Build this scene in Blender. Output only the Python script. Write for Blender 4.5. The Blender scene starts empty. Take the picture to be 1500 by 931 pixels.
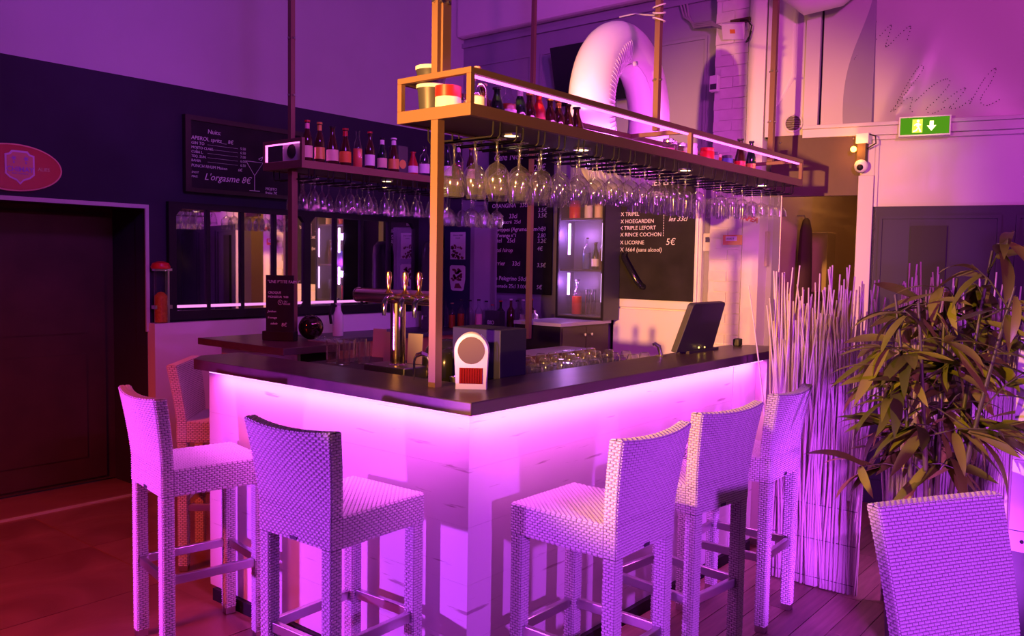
import bpy, math, random
import numpy as np
from mathutils import Matrix, Vector
random.seed(7)
SC = bpy.context.scene
COL = SC.collection
PI = math.pi
# ------------------------------------------------------------------ camera
cam = bpy.data.objects.new('camera', bpy.data.cameras.new('camera')); COL.objects.link(cam)
cam.data.sensor_width = 36.0; cam.data.sensor_fit = 'HORIZONTAL'
cam.data.lens = 1245.416 * 36 / 1500; cam.data.clip_start = 0.05
r_ = Vector((0.63355388, -0.77351474, 0.01686507)); u_ = Vector((0.03963209, 0.05421494, 0.99774247)); f_ = Vector((0.77268285, 0.63145521, -0.06500409))
cam.matrix_world = Matrix(((r_.x, u_.x, -f_.x, -2.1533), (r_.y, u_.y, -f_.y, -1.9330), (r_.z, u_.z, -f_.z, 1.655), (0, 0, 0, 1)))
SC.camera = cam
# ------------------------------------------------------------------ world, exposure, lamps
w = bpy.data.worlds.new('night_room'); SC.world = w; w.use_nodes = True
w.node_tree.nodes['Background'].inputs[0].default_value = (0.30, 0.12, 0.55, 1); w.node_tree.nodes['Background'].inputs[1].default_value = 0.05
vs = SC.view_settings; vs.view_transform = 'Standard'; vs.look = 'None'; vs.gamma = 1.0; vs.exposure = 0.0; vs.use_curve_mapping = False
cy = SC.cycles
cy.transparent_max_bounces = 40; cy.max_bounces = 7; cy.diffuse_bounces = 3; cy.glossy_bounces = 4; cy.sample_clamp_indirect = 4.0
cy.caustics_reflective = False; cy.caustics_refractive = False

def aim(o, target):
    d = Vector(target) - o.location
    o.rotation_euler = d.to_track_quat('-Z', 'Y').to_euler()
def area(name, loc, target, sx, sy, col, e, spread=None):
    l = bpy.data.lights.new(name, 'AREA'); l.shape = 'RECTANGLE'; l.size = sx; l.size_y = sy; l.color = col; l.energy = e
    if spread: l.spread = math.radians(spread)
    o = bpy.data.objects.new(name, l); COL.objects.link(o); o.location = loc; aim(o, target); return o
def spot(name, loc, target, col, e, ang, blend=0.4, rad=0.05):
    l = bpy.data.lights.new(name, 'SPOT'); l.color = col; l.energy = e; l.spot_size = math.radians(ang); l.spot_blend = blend; l.shadow_soft_size = rad
    o = bpy.data.objects.new(name, l); COL.objects.link(o); o.location = loc; aim(o, target); return o
def point(name, loc, col, e, rad=0.05):
    l = bpy.data.lights.new(name, 'POINT'); l.color = col; l.energy = e; l.shadow_soft_size = rad
    o = bpy.data.objects.new(name, l); COL.objects.link(o); o.location = loc; return o

PINK = (1.0, 0.11, 0.95); VIOLET = (0.55, 0.06, 1.0); MAG = (1.0, 0.09, 0.80); WARM = (1.0, 0.42, 0.10)
def strip_area(name, loc, sx, sy, rot, col, e):
    l = bpy.data.lights.new(name, 'AREA'); l.shape = 'RECTANGLE'; l.size = sx; l.size_y = sy; l.color = col; l.energy = e
    o = bpy.data.objects.new(name, l); COL.objects.link(o); o.location = loc; o.rotation_euler = rot; return o
# LED tapes under the bar top, tilted to the panels
strip_area('bar_led_left', (0.022, 0.86, 1.112), 0.012, 1.62, (0, math.radians(-14), 0), PINK, 8)
strip_area('bar_led_right', (1.29, 0.022, 1.112), 2.46, 0.012, (math.radians(14), 0, 0), PINK, 12)
# LED tapes in the hanging shelf
strip_area('shelf_led_front', (1.77, 0.19, 2.336), 3.1, 0.012, (math.radians(40), 0, 0), PINK, 9)
strip_area('shelf_led_back', (1.77, 0.555, 2.345), 3.1, 0.012, (math.radians(100), 0, 0), PINK, 17)
strip_area('rear_shelf_led', (0.95, 2.36, 2.325), 0.012, 0.30, (0, math.radians(-35), 0), PINK, 2)
# club floods out of view, and added fill spots
spot('violet_flood_left', (-3.5, 2.3, 0.75), (-0.1, 0.62, 0.52), VIOLET, 780, 42, 0.6, 0.05)
spot('violet_flood_right', (-1.2, -3.6, 1.6), (1.1, -0.9, 0.4), VIOLET, 470, 64, 0.8, 0.07)
spot('violet_twig_fill', (1.20, -1.30, 0.12), (2.25, -0.55, 0.55), VIOLET, 110, 100, 0.8, 0.05)  # added fill, unseen behind the chair, to brighten the twig feet
spot('magenta_wall_fill', (-0.6, -2.8, 3.5), (4.0, 0.3, 2.9), MAG, 520, 56, 0.8, 0.2)  # added fill for the upper back and right walls, no known fixture
spot('violet_wall_fill', (-0.5, -1.0, 3.9), (2.2, 3.8, 3.7), (0.42, 0.07, 1.0), 300, 80, 0.8, 0.3)  # added fill that tints the upper left wall, no known fixture
spot('red_floor_lamp', (-3.2, 1.8, 2.8), (-0.7, 2.6, 0.0), (1.0, 0.06, 0.02), 420, 75, 0.9, 0.2)
spot('warm_beam', (-3.9, -0.19, 2.2), (3.9, 0.92, 1.84), WARM, 3700, 27, 0.9, 0.05)
spot('warm_side_lamp', (-2.8, 1.2, 1.75), (1.95, -1.45, 0.98), WARM, 1100, 19, 0.6, 0.05)
point('corridor_lamp', (4.75, 0.36, 2.75), (1.0, 0.46, 0.18), 9, 0.1)
point('screen_uplight', (2.55, -1.25, 0.2), (0.75, 0.1, 1.0), 30, 0.06)

# ------------------------------------------------------------------ materials
MATS = {}
def nt(name):
    m = bpy.data.materials.new(name); m.use_nodes = True; return m, m.node_tree.nodes, m.node_tree.links
def mat(name, col, rough=0.5, metal=0.0, spec=0.5, emit=None, es=1.0, noise=None, bump=0.0, bscale=60, coat=0.0):
    if name in MATS: return MATS[name]
    m, n, l = nt(name); b = n['Principled BSDF']
    b.inputs['Base Color'].default_value = (*col, 1); b.inputs['Roughness'].default_value = rough
    b.inputs['Metallic'].default_value = metal; b.inputs['Specular IOR Level'].default_value = spec
    if coat: b.inputs['Coat Weight'].default_value = coat
    if emit: b.inputs['Emission Color'].default_value = (*emit, 1); b.inputs['Emission Strength'].default_value = es
    if noise:
        tc = n.new('ShaderNodeTexCoord'); mp = n.new('ShaderNodeMapping'); t = n.new('ShaderNodeTexNoise'); r = n.new('ShaderNodeValToRGB')
        mp.inputs['Scale'].default_value = noise[0]; t.inputs['Scale'].default_value = 1.0; t.inputs['Detail'].default_value = 4
        l.new(tc.outputs['Object'], mp.inputs[0]); l.new(mp.outputs[0], t.inputs['Vector']); l.new(t.outputs['Fac'], r.inputs[0])
        r.color_ramp.elements[0].position = 0.3; r.color_ramp.elements[1].position = 0.7
        r.color_ramp.elements[0].color = (*noise[1], 1); r.color_ramp.elements[1].color = (*col, 1); l.new(r.outputs[0], b.inputs['Base Color'])
    if bump:
        t2 = n.new('ShaderNodeTexNoise'); t2.inputs['Scale'].default_value = bscale; bp = n.new('ShaderNodeBump'); bp.inputs['Strength'].default_value = bump
        tc2 = n.new('ShaderNodeTexCoord'); l.new(tc2.outputs['Object'], t2.inputs['Vector']); l.new(t2.outputs['Fac'], bp.inputs['Height']); l.new(bp.outputs[0], b.inputs['Normal'])
    MATS[name] = m; return m
def emis(name, col, s):
    if name in MATS: return MATS[name]
    m, n, l = nt(name); n.remove(n['Principled BSDF']); e = n.new('ShaderNodeEmission'); e.inputs[0].default_value = (*col, 1); e.inputs[1].default_value = s
    l.new(e.outputs[0], n['Material Output'].inputs[0]); MATS[name] = m; return m
def glass(name, tint=(1, 1, 1), base=0.05, gain=0.75, power=3.0, rough=0.03, body=0.0):
    """thin-walled glass: clear seen straight on, mirror-like at grazing angles"""
    if name in MATS: return MATS[name]
    m, n, l = nt(name); n.remove(n['Principled BSDF'])
    tr = n.new('ShaderNodeBsdfTransparent'); tr.inputs[0].default_value = (*tint, 1)
    gl = n.new('ShaderNodeBsdfGlossy'); gl.inputs['Roughness'].default_value = rough
    lw = n.new('ShaderNodeLayerWeight'); lw.inputs[0].default_value = 0.5
    pw = n.new('ShaderNodeMath'); pw.operation = 'POWER'; pw.inputs[1].default_value = power; l.new(lw.outputs['Facing'], pw.inputs[0])
    ma = n.new('ShaderNodeMath'); ma.operation = 'MULTIPLY_ADD'; ma.inputs[1].default_value = gain; ma.inputs[2].default_value = base; l.new(pw.outputs[0], ma.inputs[0])
    mx = n.new('ShaderNodeMixShader'); l.new(ma.outputs[0], mx.inputs[0]); l.new(tr.outputs[0], mx.inputs[1]); l.new(gl.outputs[0], mx.inputs[2])
    out = mx
    if body:
        df = n.new('ShaderNodeBsdfDiffuse'); df.inputs[0].default_value = (0.8, 0.8, 0.8, 1); m2 = n.new('ShaderNodeMixShader'); m2.inputs[0].default_value = body
        l.new(mx.outputs[0], m2.inputs[1]); l.new(df.outputs[0], m2.inputs[2]); out = m2
    l.new(out.outputs[0], n['Material Output'].inputs[0]); MATS[name] = m; return m

M_UP = mat('paint_white', (0.62, 0.60, 0.62), 0.8, noise=((1.2, 1.2, 1.2), (0.54, 0.52, 0.55)), bump=0.05, bscale=25)
M_NAVY = mat('paint_navy', (0.045, 0.038, 0.070), 0.75, spec=0.2, noise=((2, 2, 2), (0.034, 0.027, 0.050)), bump=0.05, bscale=40)
M_GREYP = mat('paint_grey_lilac', (0.34, 0.32, 0.40), 0.7, noise=((1.5, 1.5, 1.5), (0.29, 0.27, 0.35)))
M_NAVY2 = mat('panel_blue', (0.035, 0.032, 0.060), 0.6, spec=0.25)
M_PLAST = mat('rough_plaster', (0.78, 0.76, 0.75), 0.85, bump=0.25, bscale=14)
M_BRICK = mat('painted_brick', (0.80, 0.77, 0.74), 0.8, noise=((9, 9, 9), (0.68, 0.64, 0.62)), bump=0.3, bscale=35)
M_WHITE = mat('white_laminate', (0.80, 0.78, 0.80), 0.35)
M_TOP = mat('dark_bar_top', (0.12, 0.065, 0.085), 0.33, spec=0.6, noise=((3, 14, 14), (0.08, 0.045, 0.06)))
M_WOOD = mat('warm_wood', (0.20, 0.09, 0.045), 0.4, noise=((4, 30, 30), (0.13, 0.055, 0.028)))
M_DARK = mat('matt_black', (0.014, 0.012, 0.016), 0.55, spec=0.25)
M_DARKB = mat('dark_brown_board', (0.085, 0.045, 0.03), 0.6, noise=((4, 4, 4), (0.06, 0.032, 0.02)))
M_CHAR = mat('charcoal', (0.05, 0.05, 0.065), 0.45)
M_SLATE = mat('slate_board', (0.018, 0.016, 0.019), 0.65, spec=0.15, noise=((5, 5, 5), (0.032, 0.028, 0.034)))
M_STEEL = mat('brushed_steel', (0.62, 0.60, 0.62), 0.28, 1.0)
M_CHROME = mat('chrome', (0.8, 0.8, 0.8), 0.08, 1.0)
M_FRAME = mat('brown_steel_tube', (0.20, 0.105, 0.07), 0.55, 0.0)
M_WICK = mat('white_wicker', (0.82, 0.80, 0.82), 0.55, spec=0.3)
M_CORE = mat('wicker_core', (0.22, 0.19, 0.22), 0.8)
M_CHALK = mat('chalk', (0.85, 0.84, 0.86), 0.9, spec=0.1)
M_LED = emis('led_pink', (1.0, 0.15, 0.75), 3.0)
M_LEDW = emis('led_white_violet', (0.80, 0.45, 1.0), 16.0)
M_LEDV = emis('led_violet_soft', (0.85, 0.45, 1.0), 5.0)
M_DOWN = emis('downlight_glow', (1.0, 0.72, 0.30), 7.0)
M_GLASS = glass('clear_glass', base=0.10, gain=0.85, power=2.0, rough=0.10, body=0.022)
M_GLASS2 = glass('bottle_glass_clear', (0.97, 0.97, 1), 0.06, 0.8, 2.5)
M_PANE = glass('window_pane', (0.95, 0.93, 0.95), 0.03, 0.5, 5.0, body=0.05)
M_BAMBOO = mat('cane_green', (0.09, 0.10, 0.035), 0.4)
M_TWIG = mat('twig_white', (0.74, 0.66, 0.66), 0.7)
M_MIRROR = mat('mirror_silver', (0.80, 0.80, 0.82), 0.02, 1.0)
M_RED = mat('red_plastic', (0.65, 0.02, 0.02), 0.35)
M_CREAM = mat('label_cream', (0.75, 0.62, 0.40), 0.6)
M_PAPER = mat('label_white', (0.80, 0.78, 0.78), 0.6)
M_BEERG = mat('brown_bottle_glass', (0.05, 0.016, 0.010), 0.08, spec=0.7)
M_GREENG = mat('green_bottle_glass', (0.012, 0.030, 0.020), 0.08, spec=0.7)

def board_mat():
    m, n, l = nt('bar_panel_board'); b = n['Principled BSDF']; b.inputs['Roughness'].default_value = 0.4
    tc = n.new('ShaderNodeTexCoord'); mp = n.new('ShaderNodeMapping'); mp.inputs['Scale'].default_value = (2.2, 2.2, 26); l.new(tc.outputs['Object'], mp.inputs[0])
    t = n.new('ShaderNodeTexNoise'); t.inputs['Scale'].default_value = 1.6; t.inputs['Detail'].default_value = 6; l.new(mp.outputs[0], t.inputs['Vector'])
    r = n.new('ShaderNodeValToRGB'); r.color_ramp.elements[0].position = 0.28; r.color_ramp.elements[0].color = (0.45, 0.38, 0.40, 1); r.color_ramp.elements[1].position = 0.34; r.color_ramp.elements[1].color = (0.80, 0.78, 0.80, 1)
    l.new(t.outputs['Fac'], r.inputs[0]); l.new(r.outputs[0], b.inputs['Base Color']); return m
M_BOARD = board_mat()
def floor_mat():
    m, n, l = nt('red_brown_floor'); b = n['Principled BSDF']; b.inputs['Roughness'].default_value = 0.34
    tc = n.new('ShaderNodeTexCoord'); t = n.new('ShaderNodeTexNoise'); t.inputs['Scale'].default_value = 1.7; t.inputs['Detail'].default_value = 5; t.inputs['Distortion'].default_value = 0.8
    l.new(tc.outputs['Object'], t.inputs['Vector']); r = n.new('ShaderNodeValToRGB'); r.color_ramp.elements[0].position = 0.3; r.color_ramp.elements[0].color = (0.20, 0.075, 0.06, 1)
    r.color_ramp.elements[1].position = 0.7; r.color_ramp.elements[1].color = (0.40, 0.19, 0.15, 1); l.new(t.outputs['Fac'], r.inputs[0]); l.new(r.outputs[0], b.inputs['Base Color'])
    bp = n.new('ShaderNodeBump'); bp.inputs['Strength'].default_value = 0.25; bp.inputs['Distance'].default_value = 0.05; l.new(t.outputs['Fac'], bp.inputs['Height']); l.new(bp.outputs[0], b.inputs['Normal']); return m
M_FLOOR = floor_mat()
M_PARQ = [mat('parquet_%d' % i, c, 0.36, noise=((3, 40, 3), tuple(x * 0.6 for x in c)), spec=0.4) for i, c in enumerate([(0.34, 0.20, 0.16), (0.28, 0.16, 0.13), (0.40, 0.25, 0.20)])]
def leaf_mat(name, a, b_):
    m, n, l = nt(name); b = n['Principled BSDF']; b.inputs['Roughness'].default_value = 0.42
    oi = n.new('ShaderNodeObjectInfo'); r = n.new('ShaderNodeValToRGB'); r.color_ramp.elements[0].color = (*a, 1); r.color_ramp.elements[1].color = (*b_, 1)
    l.new(oi.outputs['Random'], r.inputs[0]); l.new(r.outputs[0], b.inputs['Base Color'])
    return m
M_LEAF = leaf_mat('bamboo_leaf', (0.07, 0.10, 0.012), (0.32, 0.36, 0.045))

# ------------------------------------------------------------------ geometry helpers
class G:
    def __init__(s): s.v = []; s.f = []; s.m = []
    def add(s, vs, fs, mi=0):
        o = len(s.v); s.v += [tuple(x) for x in vs]; s.f += [tuple(i + o for i in q) for q in fs]; s.m += [mi] * len(fs); return s
    def box(s, a, b, mi=0, M=None):
        x0, y0, z0 = a; x1, y1, z1 = b
        vs = [(x0, y0, z0), (x1, y0, z0), (x1, y1, z0), (x0, y1, z0), (x0, y0, z1), (x1, y0, z1), (x1, y1, z1), (x0, y1, z1)]
        if M is not None: vs = [M @ Vector(p) for p in vs]
        return s.add(vs, [(0, 3, 2, 1), (4, 5, 6, 7), (0, 1, 5, 4), (1, 2, 6, 5), (2, 3, 7, 6), (3, 0, 4, 7)], mi)
    def lathe(s, prof, n=16, c=(0, 0, 0), mi=0, M=None, cap=True):
        vs = []; fs = []
        for r, z in prof:
            for k in range(n):
                a = 2 * PI * k / n; p = Vector((r * math.cos(a), r * math.sin(a), z))
                if M is not None: p = M @ p
                vs.append((p.x + c[0], p.y + c[1], p.z + c[2]))
        for i in range(len(prof) - 1):
            for k in range(n):
                k2 = (k + 1) % n; fs.append((i * n + k, i * n + k2, (i + 1) * n + k2, (i + 1) * n + k))
        if cap:
            if prof[0][0] > 1e-6: fs.append(tuple(reversed(range(n))))
            if prof[-1][0] > 1e-6: fs.append(tuple(range((len(prof) - 1) * n, len(prof) * n)))
        return s.add(vs, fs, mi)
    def tube(s, pts, r, n=8, mi=0, closed=False):
        pts = [Vector(p) for p in pts]; N = len(pts); vs = []; fs = []; up = None
        for i, p in enumerate(pts):
            if closed: t = pts[(i + 1) % N] - pts[i - 1]
            else: t = pts[min(i + 1, N - 1)] - pts[max(i - 1, 0)]
            t.normalize()
            if up is None: up = t.orthogonal().normalized()
            else: up = (up - t * up.dot(t)).normalized()
            b = t.cross(up); rr = r[i] if isinstance(r, (list, tuple)) else r
            for k in range(n):
                a = 2 * PI * k / n + PI / n; vs.append(p + (up * math.cos(a) + b * math.sin(a)) * rr)
        for i in range(N if closed else N - 1):
            j = (i + 1) % N
            for k in range(n):
                k2 = (k + 1) % n; fs.append((i * n + k, i * n + k2, j * n + k2, j * n + k))
        if not closed: fs += [tuple(reversed(range(n))), tuple(range((N - 1) * n, N * n))]
        return s.add(vs, fs, mi)
    def prism(s, poly, z0, z1, mi=0, M=None):
        n = len(poly); vs = [(x, y, z0) for x, y in poly] + [(x, y, z1) for x, y in poly]
        if M is not None: vs = [M @ Vector(p) for p in vs]
        return s.add(vs, [tuple(reversed(range(n))), tuple(range(n, 2 * n))] + [(k, (k + 1) % n, n + (k + 1) % n, n + k) for k in range(n)], mi)
    def sphere(s, c, r, nu=20, nv=12, mi=0, sc=(1, 1, 1)):
        g = [(max(1e-7, r * math.sin(PI * i / nv)), -r * math.cos(PI * i / nv)) for i in range(nv + 1)]
        return s.lathe(g, nu, c, mi, Matrix.Diagonal(Vector(sc)), False)
def obj(name, g, mats, parent=None, smooth=False, bevel=0.0, loc=None, rot=None):
    me = bpy.data.meshes.new(name); me.from_pydata(g.v, [], g.f)
    if not isinstance(mats, (list, tuple)): mats = [mats]
    for m in mats: me.materials.append(m)
    if len(mats) > 1: me.polygons.foreach_set('material_index', g.m)
    if smooth:
        me.polygons.foreach_set('use_smooth', [True] * len(me.polygons))
        me.set_sharp_from_angle(angle=math.radians(42))
    me.update(); o = bpy.data.objects.new(name, me); COL.objects.link(o)
    if parent: o.parent = parent
    if loc is not None: o.location = loc
    if rot is not None: o.rotation_euler = rot
    if bevel:
        b = o.modifiers.new('edge', 'BEVEL'); b.width = bevel; b.segments = 2; b.limit_method = 'ANGLE'
    return o
def tag(o, label, cat, group=None):
    o['label'] = label; o['category'] = cat
    if group: o['group'] = group
    return o
def thing(name, label, cat, loc=(0, 0, 0), rotz=0.0, group=None):
    o = bpy.data.objects.new(name, None); o.empty_display_size = 0.05; COL.objects.link(o); o.location = loc; o.rotation_euler = (0, 0, rotz); return tag(o, label, cat, group)
def struct(name, g, mats, parent=None, **k):
    o = obj(name, g, mats, parent, **k); o['kind'] = 'structure'; return o
def dup(root, loc, rotz=None, label=None, group=None):
    r = root.copy(); COL.objects.link(r); r.location = loc
    if rotz is not None: r.rotation_euler = (0, 0, rotz)
    if label: r['label'] = label
    if group: r['group'] = group
    for ch in list(root.children):
        c = ch.copy(); COL.objects.link(c); c.parent = r
        for gch in list(ch.children):
            d = gch.copy(); COL.objects.link(d); d.parent = c
    return r
def frame_M(origin, right, up):
    """local x = right, y = up, z = out of the face"""
    r = Vector(right).normalized(); u = Vector(up).normalized(); n = r.cross(u)
    return Matrix(((r.x, u.x, n.x, origin[0]), (r.y, u.y, n.y, origin[1]), (r.z, u.z, n.z, origin[2]), (0, 0, 0, 1)))
def text(body, size, M, m, parent=None, shear=0.0, align='LEFT', depth=0.0006, name='lettering', thick=0.0):
    c = bpy.data.curves.new(name, 'FONT'); c.body = body; c.size = size; c.shear = shear; c.align_x = align; c.extrude = depth; c.offset = thick; c.resolution_u = 2
    t = bpy.data.objects.new(name, c); COL.objects.link(t); me = bpy.data.meshes.new_from_object(t.evaluated_get(bpy.context.evaluated_depsgraph_get())); bpy.data.objects.remove(t)
    me.materials.clear(); me.materials.append(m); o = bpy.data.objects.new(name, me); COL.objects.link(o)
    if parent: o.parent = parent
    o.matrix_local = M; return o
def chalk_lines(rows, M, parent, m=None):
    """rows: (x, y, size, string[, shear]) in the board's own frame"""
    for row in rows:
        x, y, s, t = row[:4]; sh = row[4] if len(row) > 4 else 0.2
        text(t, s, M @ Matrix.Translation((x, y, 0.002)), m or M_CHALK, parent, sh)

# ------------------------------------------------------------------ setting: floor, walls, ceiling
g = G().box((-4.6, -5.2, -0.08), (7.2, 6.6, 0.0)); struct('floor', g, M_FLOOR)
FLOOR = bpy.data.objects['floor']
# parquet by the right arm of the bar: single boards
pm = {}
def plank_mesh(L, i):
    k = (round(L, 2), i)
    if k not in pm:
        g = G().box((-L / 2, -0.059, 0), (L / 2, 0.059, 0.006)); me = bpy.data.meshes.new('plank'); me.from_pydata(g.v, [], g.f); me.materials.append(M_PARQ[i]); pm[k] = me
    return pm[k]
cnt = 0
for row in range(20):
    y = -1.72 + row * 0.122
    x = 0.15 + random.uniform(-0.5, 0)
    while x < 2.9:
        L = random.choice([0.5, 0.7, 0.9]); xc = x + L / 2
        inside_bar = (y > -0.0) or False
        if not inside_bar or xc > 2.62:
            o = bpy.data.objects.new('plank', plank_mesh(L - 0.003, random.randrange(3))); COL.objects.link(o); o.parent = FLOOR; o.location = (xc, y, random.uniform(-0.0004, 0.0004))
        x += L
# large floor tiles on the left, recessed joints
tm = {}
for i in range(-5, 2):
    for j in range(0, 7):
        x0 = 0.02 + i * 0.8; y0 = -1.9 + j * 0.8
        if x0 >= -0.02 + 0.05: 
            if y0 < 1.7: continue
        g = G().box((0.003, 0.003, 0), (0.797, 0.797, 0.005))
        if 't' not in tm:
            me = bpy.data.meshes.new('tile'); me.from_pydata(g.v, [], g.f); me.materials.append(M_FLOOR); tm['t'] = me
        o = bpy.data.objects.new('tile', tm['t']); COL.objects.link(o); o.parent = FLOOR; o.location = (x0 - 0.8, y0, random.uniform(-0.0015, 0.0005))
obj('threshold', G().box((-4.4, 3.75, 0.0), (0.85, 3.775, 0.012)), M_UP, FLOOR)

ZP = 2.868
g = G(); g.box((0.825, 3.8, 0), (4.25, 3.95, ZP), 0); g.box((-4.6, 3.8, 1.993), (0.825, 3.95, ZP), 0); g.box((-4.6, 3.8, ZP), (4.25, 3.95, 4.6), 1); g.box((-4.6, 3.8, 0), (-1.2, 3.95, 1.993), 0)
WL = struct('wall_left', g, [M_NAVY, M_UP])
g = G().box((0.83, 3.95, 0), (0.95, 4.55, 2.1)).box((-1.3, 3.95, 0), (-1.2, 4.55, 2.1)).box((-1.3, 3.95, 1.995), (0.95, 4.55, 2.1)); struct('trim_1', g, M_NAVY)
g = G().box((-1.25, 3.785, 1.985), (0.84, 3.80, 2.012)).box((0.815, 3.785, 1.13), (0.84, 3.80, 1.986)); struct('trim_2', g, M_UP)
d1 = struct('door_1', G().box((-1.2, 4.30, 0.01), (0.83, 4.345, 1.995)), M_DARKB)
obj('door_leaf', G().box((-0.19, 4.285, 0.04), (0.76, 4.30, 1.95)).box((-0.05, 4.277, 1.1), (0.62, 4.287, 1.8)).box((-0.05, 4.277, 0.2), (0.62, 4.287, 0.95)), M_DARKB, d1)

g = G().box((4.05, -0.06, 2.65), (4.2, 3.8, 4.6)).box((4.05, 0.62, 0), (4.2, 3.8, 2.65)); WB = struct('wall_back', g, M_GREYP)
# raised panel mouldings on the upper back wall
for (y0, y1, z0, z1) in ((2.95, 3.65, 2.2, 3.55), (2.15, 2.85, 2.2, 3.55), (1.2, 2.05, 2.2, 3.45)):
    g = G()
    for a, b in (((4.035, y0, z0), (4.05, y1, z0 + 0.022)), ((4.035, y0, z1 - 0.022), (4.05, y1, z1)), ((4.035, y0, z0 + 0.022), (4.05, y0 + 0.022, z1 - 0.022)), ((4.035, y1 - 0.022, z0 + 0.022), (4.05, y1, z1 - 0.022))): g.box(a, b)
    obj('panel_moulding', g, M_GREYP, WB)
struct('trim_3', G().box((4.02, 1.1, 3.72), (4.05, 3.8, 3.76)), M_GREYP)
struct('wall_bulkhead', G().box((3.93, 1.05, 3.80), (4.05, 3.8, 4.6)), M_PLAST, bevel=0.03)
struct('ceiling', G().box((-4.6, -5.2, 4.6), (7.2, 4.7, 4.7)), M_UP)

# painted brick pillar, brick by brick
WP = struct('wall_pillar', G().box((3.915, 0.66, 0), (4.05, 1.065, 4.6)).box((3.895, 0.66, 0), (3.915, 0.79, 4.6)), M_PLAST)
bm = {}
row = 0; z = 0.0
while z < 4.5:
    y = 0.795 - (0.11 if row % 2 else 0)
    while y < 1.065:
        a = max(y, 0.797); b = min(y + 0.225, 1.065)
        if b - a > 0.04:
            k = (round(b - a, 3), random.randrange(2))
            if k not in bm:
                L = k[0]; gg = G(); j = random.uniform(0.0, 0.006)
                gg.box((-0.010, -L / 2 + 0.002, 0.003), (0.01, L / 2 - 0.002, 0.078)); 
                gg.v = [(v[0] - (random.uniform(0, 0.005) if v[0] < -0.005 else 0), v[1], v[2] + random.uniform(-0.0025, 0.0025)) for v in gg.v]
                me = bpy.data.meshes.new('brick'); me.from_pydata(gg.v, [], gg.f); me.materials.append(M_BRICK); bm[k] = me
            o = bpy.data.objects.new('brick', bm[k]); COL.objects.link(o); o.parent = WP; o.location = (3.917, (a + b) / 2, z)
        y += 0.23
    z += 0.081; row += 1
# plaster chase beside the pillar, sloping in at its foot
g = G(); vs = []
prof = [(0.655, 2.63), (0.45, 3.02), (0.45, 4.6), (0.655, 4.6)]
n = len(prof); vs = [(3.897, y, z) for y, z in prof] + [(4.06, y - 0.05, z) for y, z in prof]
g.add(vs, [tuple(range(n)), tuple(reversed(range(n, 2 * n)))] + [(k, n + k, n + (k + 1) % n, (k + 1) % n) for k in range(n)])
struct('wall_chase', g, M_PLAST, bevel=0.015)

# right-hand wall, in its own frame (u along the wall to the right, w = height, depth behind)
RW = Matrix(((0.235, 0, 0.972, 4.05), (-0.972, 0, 0.235, -0.06), (0, 1, 0, 0), (0, 0, 0, 1)))   # local (u, z, depth)
def rbox(g, u0, u1, z0, z1, d0, d1, mi=0): return g.box((u0, z0, d0), (u1, z1, d1), mi, RW)
g = G(); rbox(g, 0.03, 4.2, 0, 2.60, 0.0, 0.15, 0); rbox(g, -0.68, 4.2, 3.95, 4.6, 0.0, 0.15, 0); rbox(g, -0.72, -0.45, 2.6, 3.95, 0.0, 0.15, 0)
WR = struct('wall_right', g, M_UP)
g = G(); rbox(g, 0.017, 4.2, 0.0, 2.085, -0.02, 0.0)
DN = struct('wall_panelling', g, M_NAVY2)
g = G()
for u0 in (0.077, 0.90, 1.72):
    u1 = u0 + 0.74
    for a in ((u0, u1, 2.00, 2.022), (u0, u1, 0.15, 0.172), (u0, u0 + 0.022, 0.172, 2.00), (u1 - 0.022, u1, 0.172, 2.00)): rbox(g, *a, -0.034, -0.02)
obj('panel_moulding', g, M_NAVY2, DN)
g = G(); rbox(g, 0.28, 0.50, 0.1, 1.95, -0.05, -0.02); obj('hanging_curtain', g, M_DARK, DN)
g = G(); rbox(g, -0.066, 0.034, 0, 2.30, -0.05, 0.03); rbox(g, -0.06, 0.034, 2.30, 2.545, -0.02, 0.03); rbox(g, 0.034, 0.06, 0, 2.545, -0.02, 0.0); struct('trim_4', g, M_UP, bevel=0.006)
g = G(); rbox(g, -0.45, 4.2, 2.575, 2.635, -0.05, 0.0); rbox(g, -0.45, 4.2, 2.545, 2.575, -0.025, 0.0); rbox(g, -0.45, 4.2, 2.635, 2.66, -0.07, 0.02); struct('trim_5', g, M_UP, bevel=0.004)
# upper window: frame and the creased white banner stretched in it
g = G(); rbox(g, -0.45, -0.355, 2.66, 3.95, -0.03, 0.06); rbox(g, -0.45, 4.2, 3.88, 3.95, -0.03, 0.06); rbox(g, 3.4, 3.46, 2.66, 3.9, -0.03, 0.06)
W1 = struct('window_1', g, M_UP)
rbox(G(), 0, 1, 0, 1, 0, 1)
g = G(); NU, NZ = 90, 40
def creas(u, z):
    return 0.018 * math.sin(3.1 * u + 1.3 * math.sin(2.2 * z)) + 0.012 * math.sin(7.0 * (u * 0.7 + z * 0.5) + 1.0) + 0.05 * math.exp(-((u - 0.16 - 0.35 * (z - 2.7)) / 0.05) ** 2) * math.exp(-((z - 2.75) / 0.3) ** 2)
vs = [RW @ Vector((-0.34 + 3.7 * i / NU, 2.665 + 1.22 * j / NZ, 0.03 - creas(-0.34 + 3.7 * i / NU, 2.665 + 1.22 * j / NZ))) for j in range(NZ + 1) for i in range(NU + 1)]
g.add(vs, [(j * (NU + 1) + i, (j + 1) * (NU + 1) + i, (j + 1) * (NU + 1) + i + 1, j * (NU + 1) + i + 1) for j in range(NZ) for i in range(NU)])
BAN = obj('banner', g, mat('banner_vinyl', (0.50, 0.47, 0.50), 0.38), W1, smooth=True)
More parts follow.
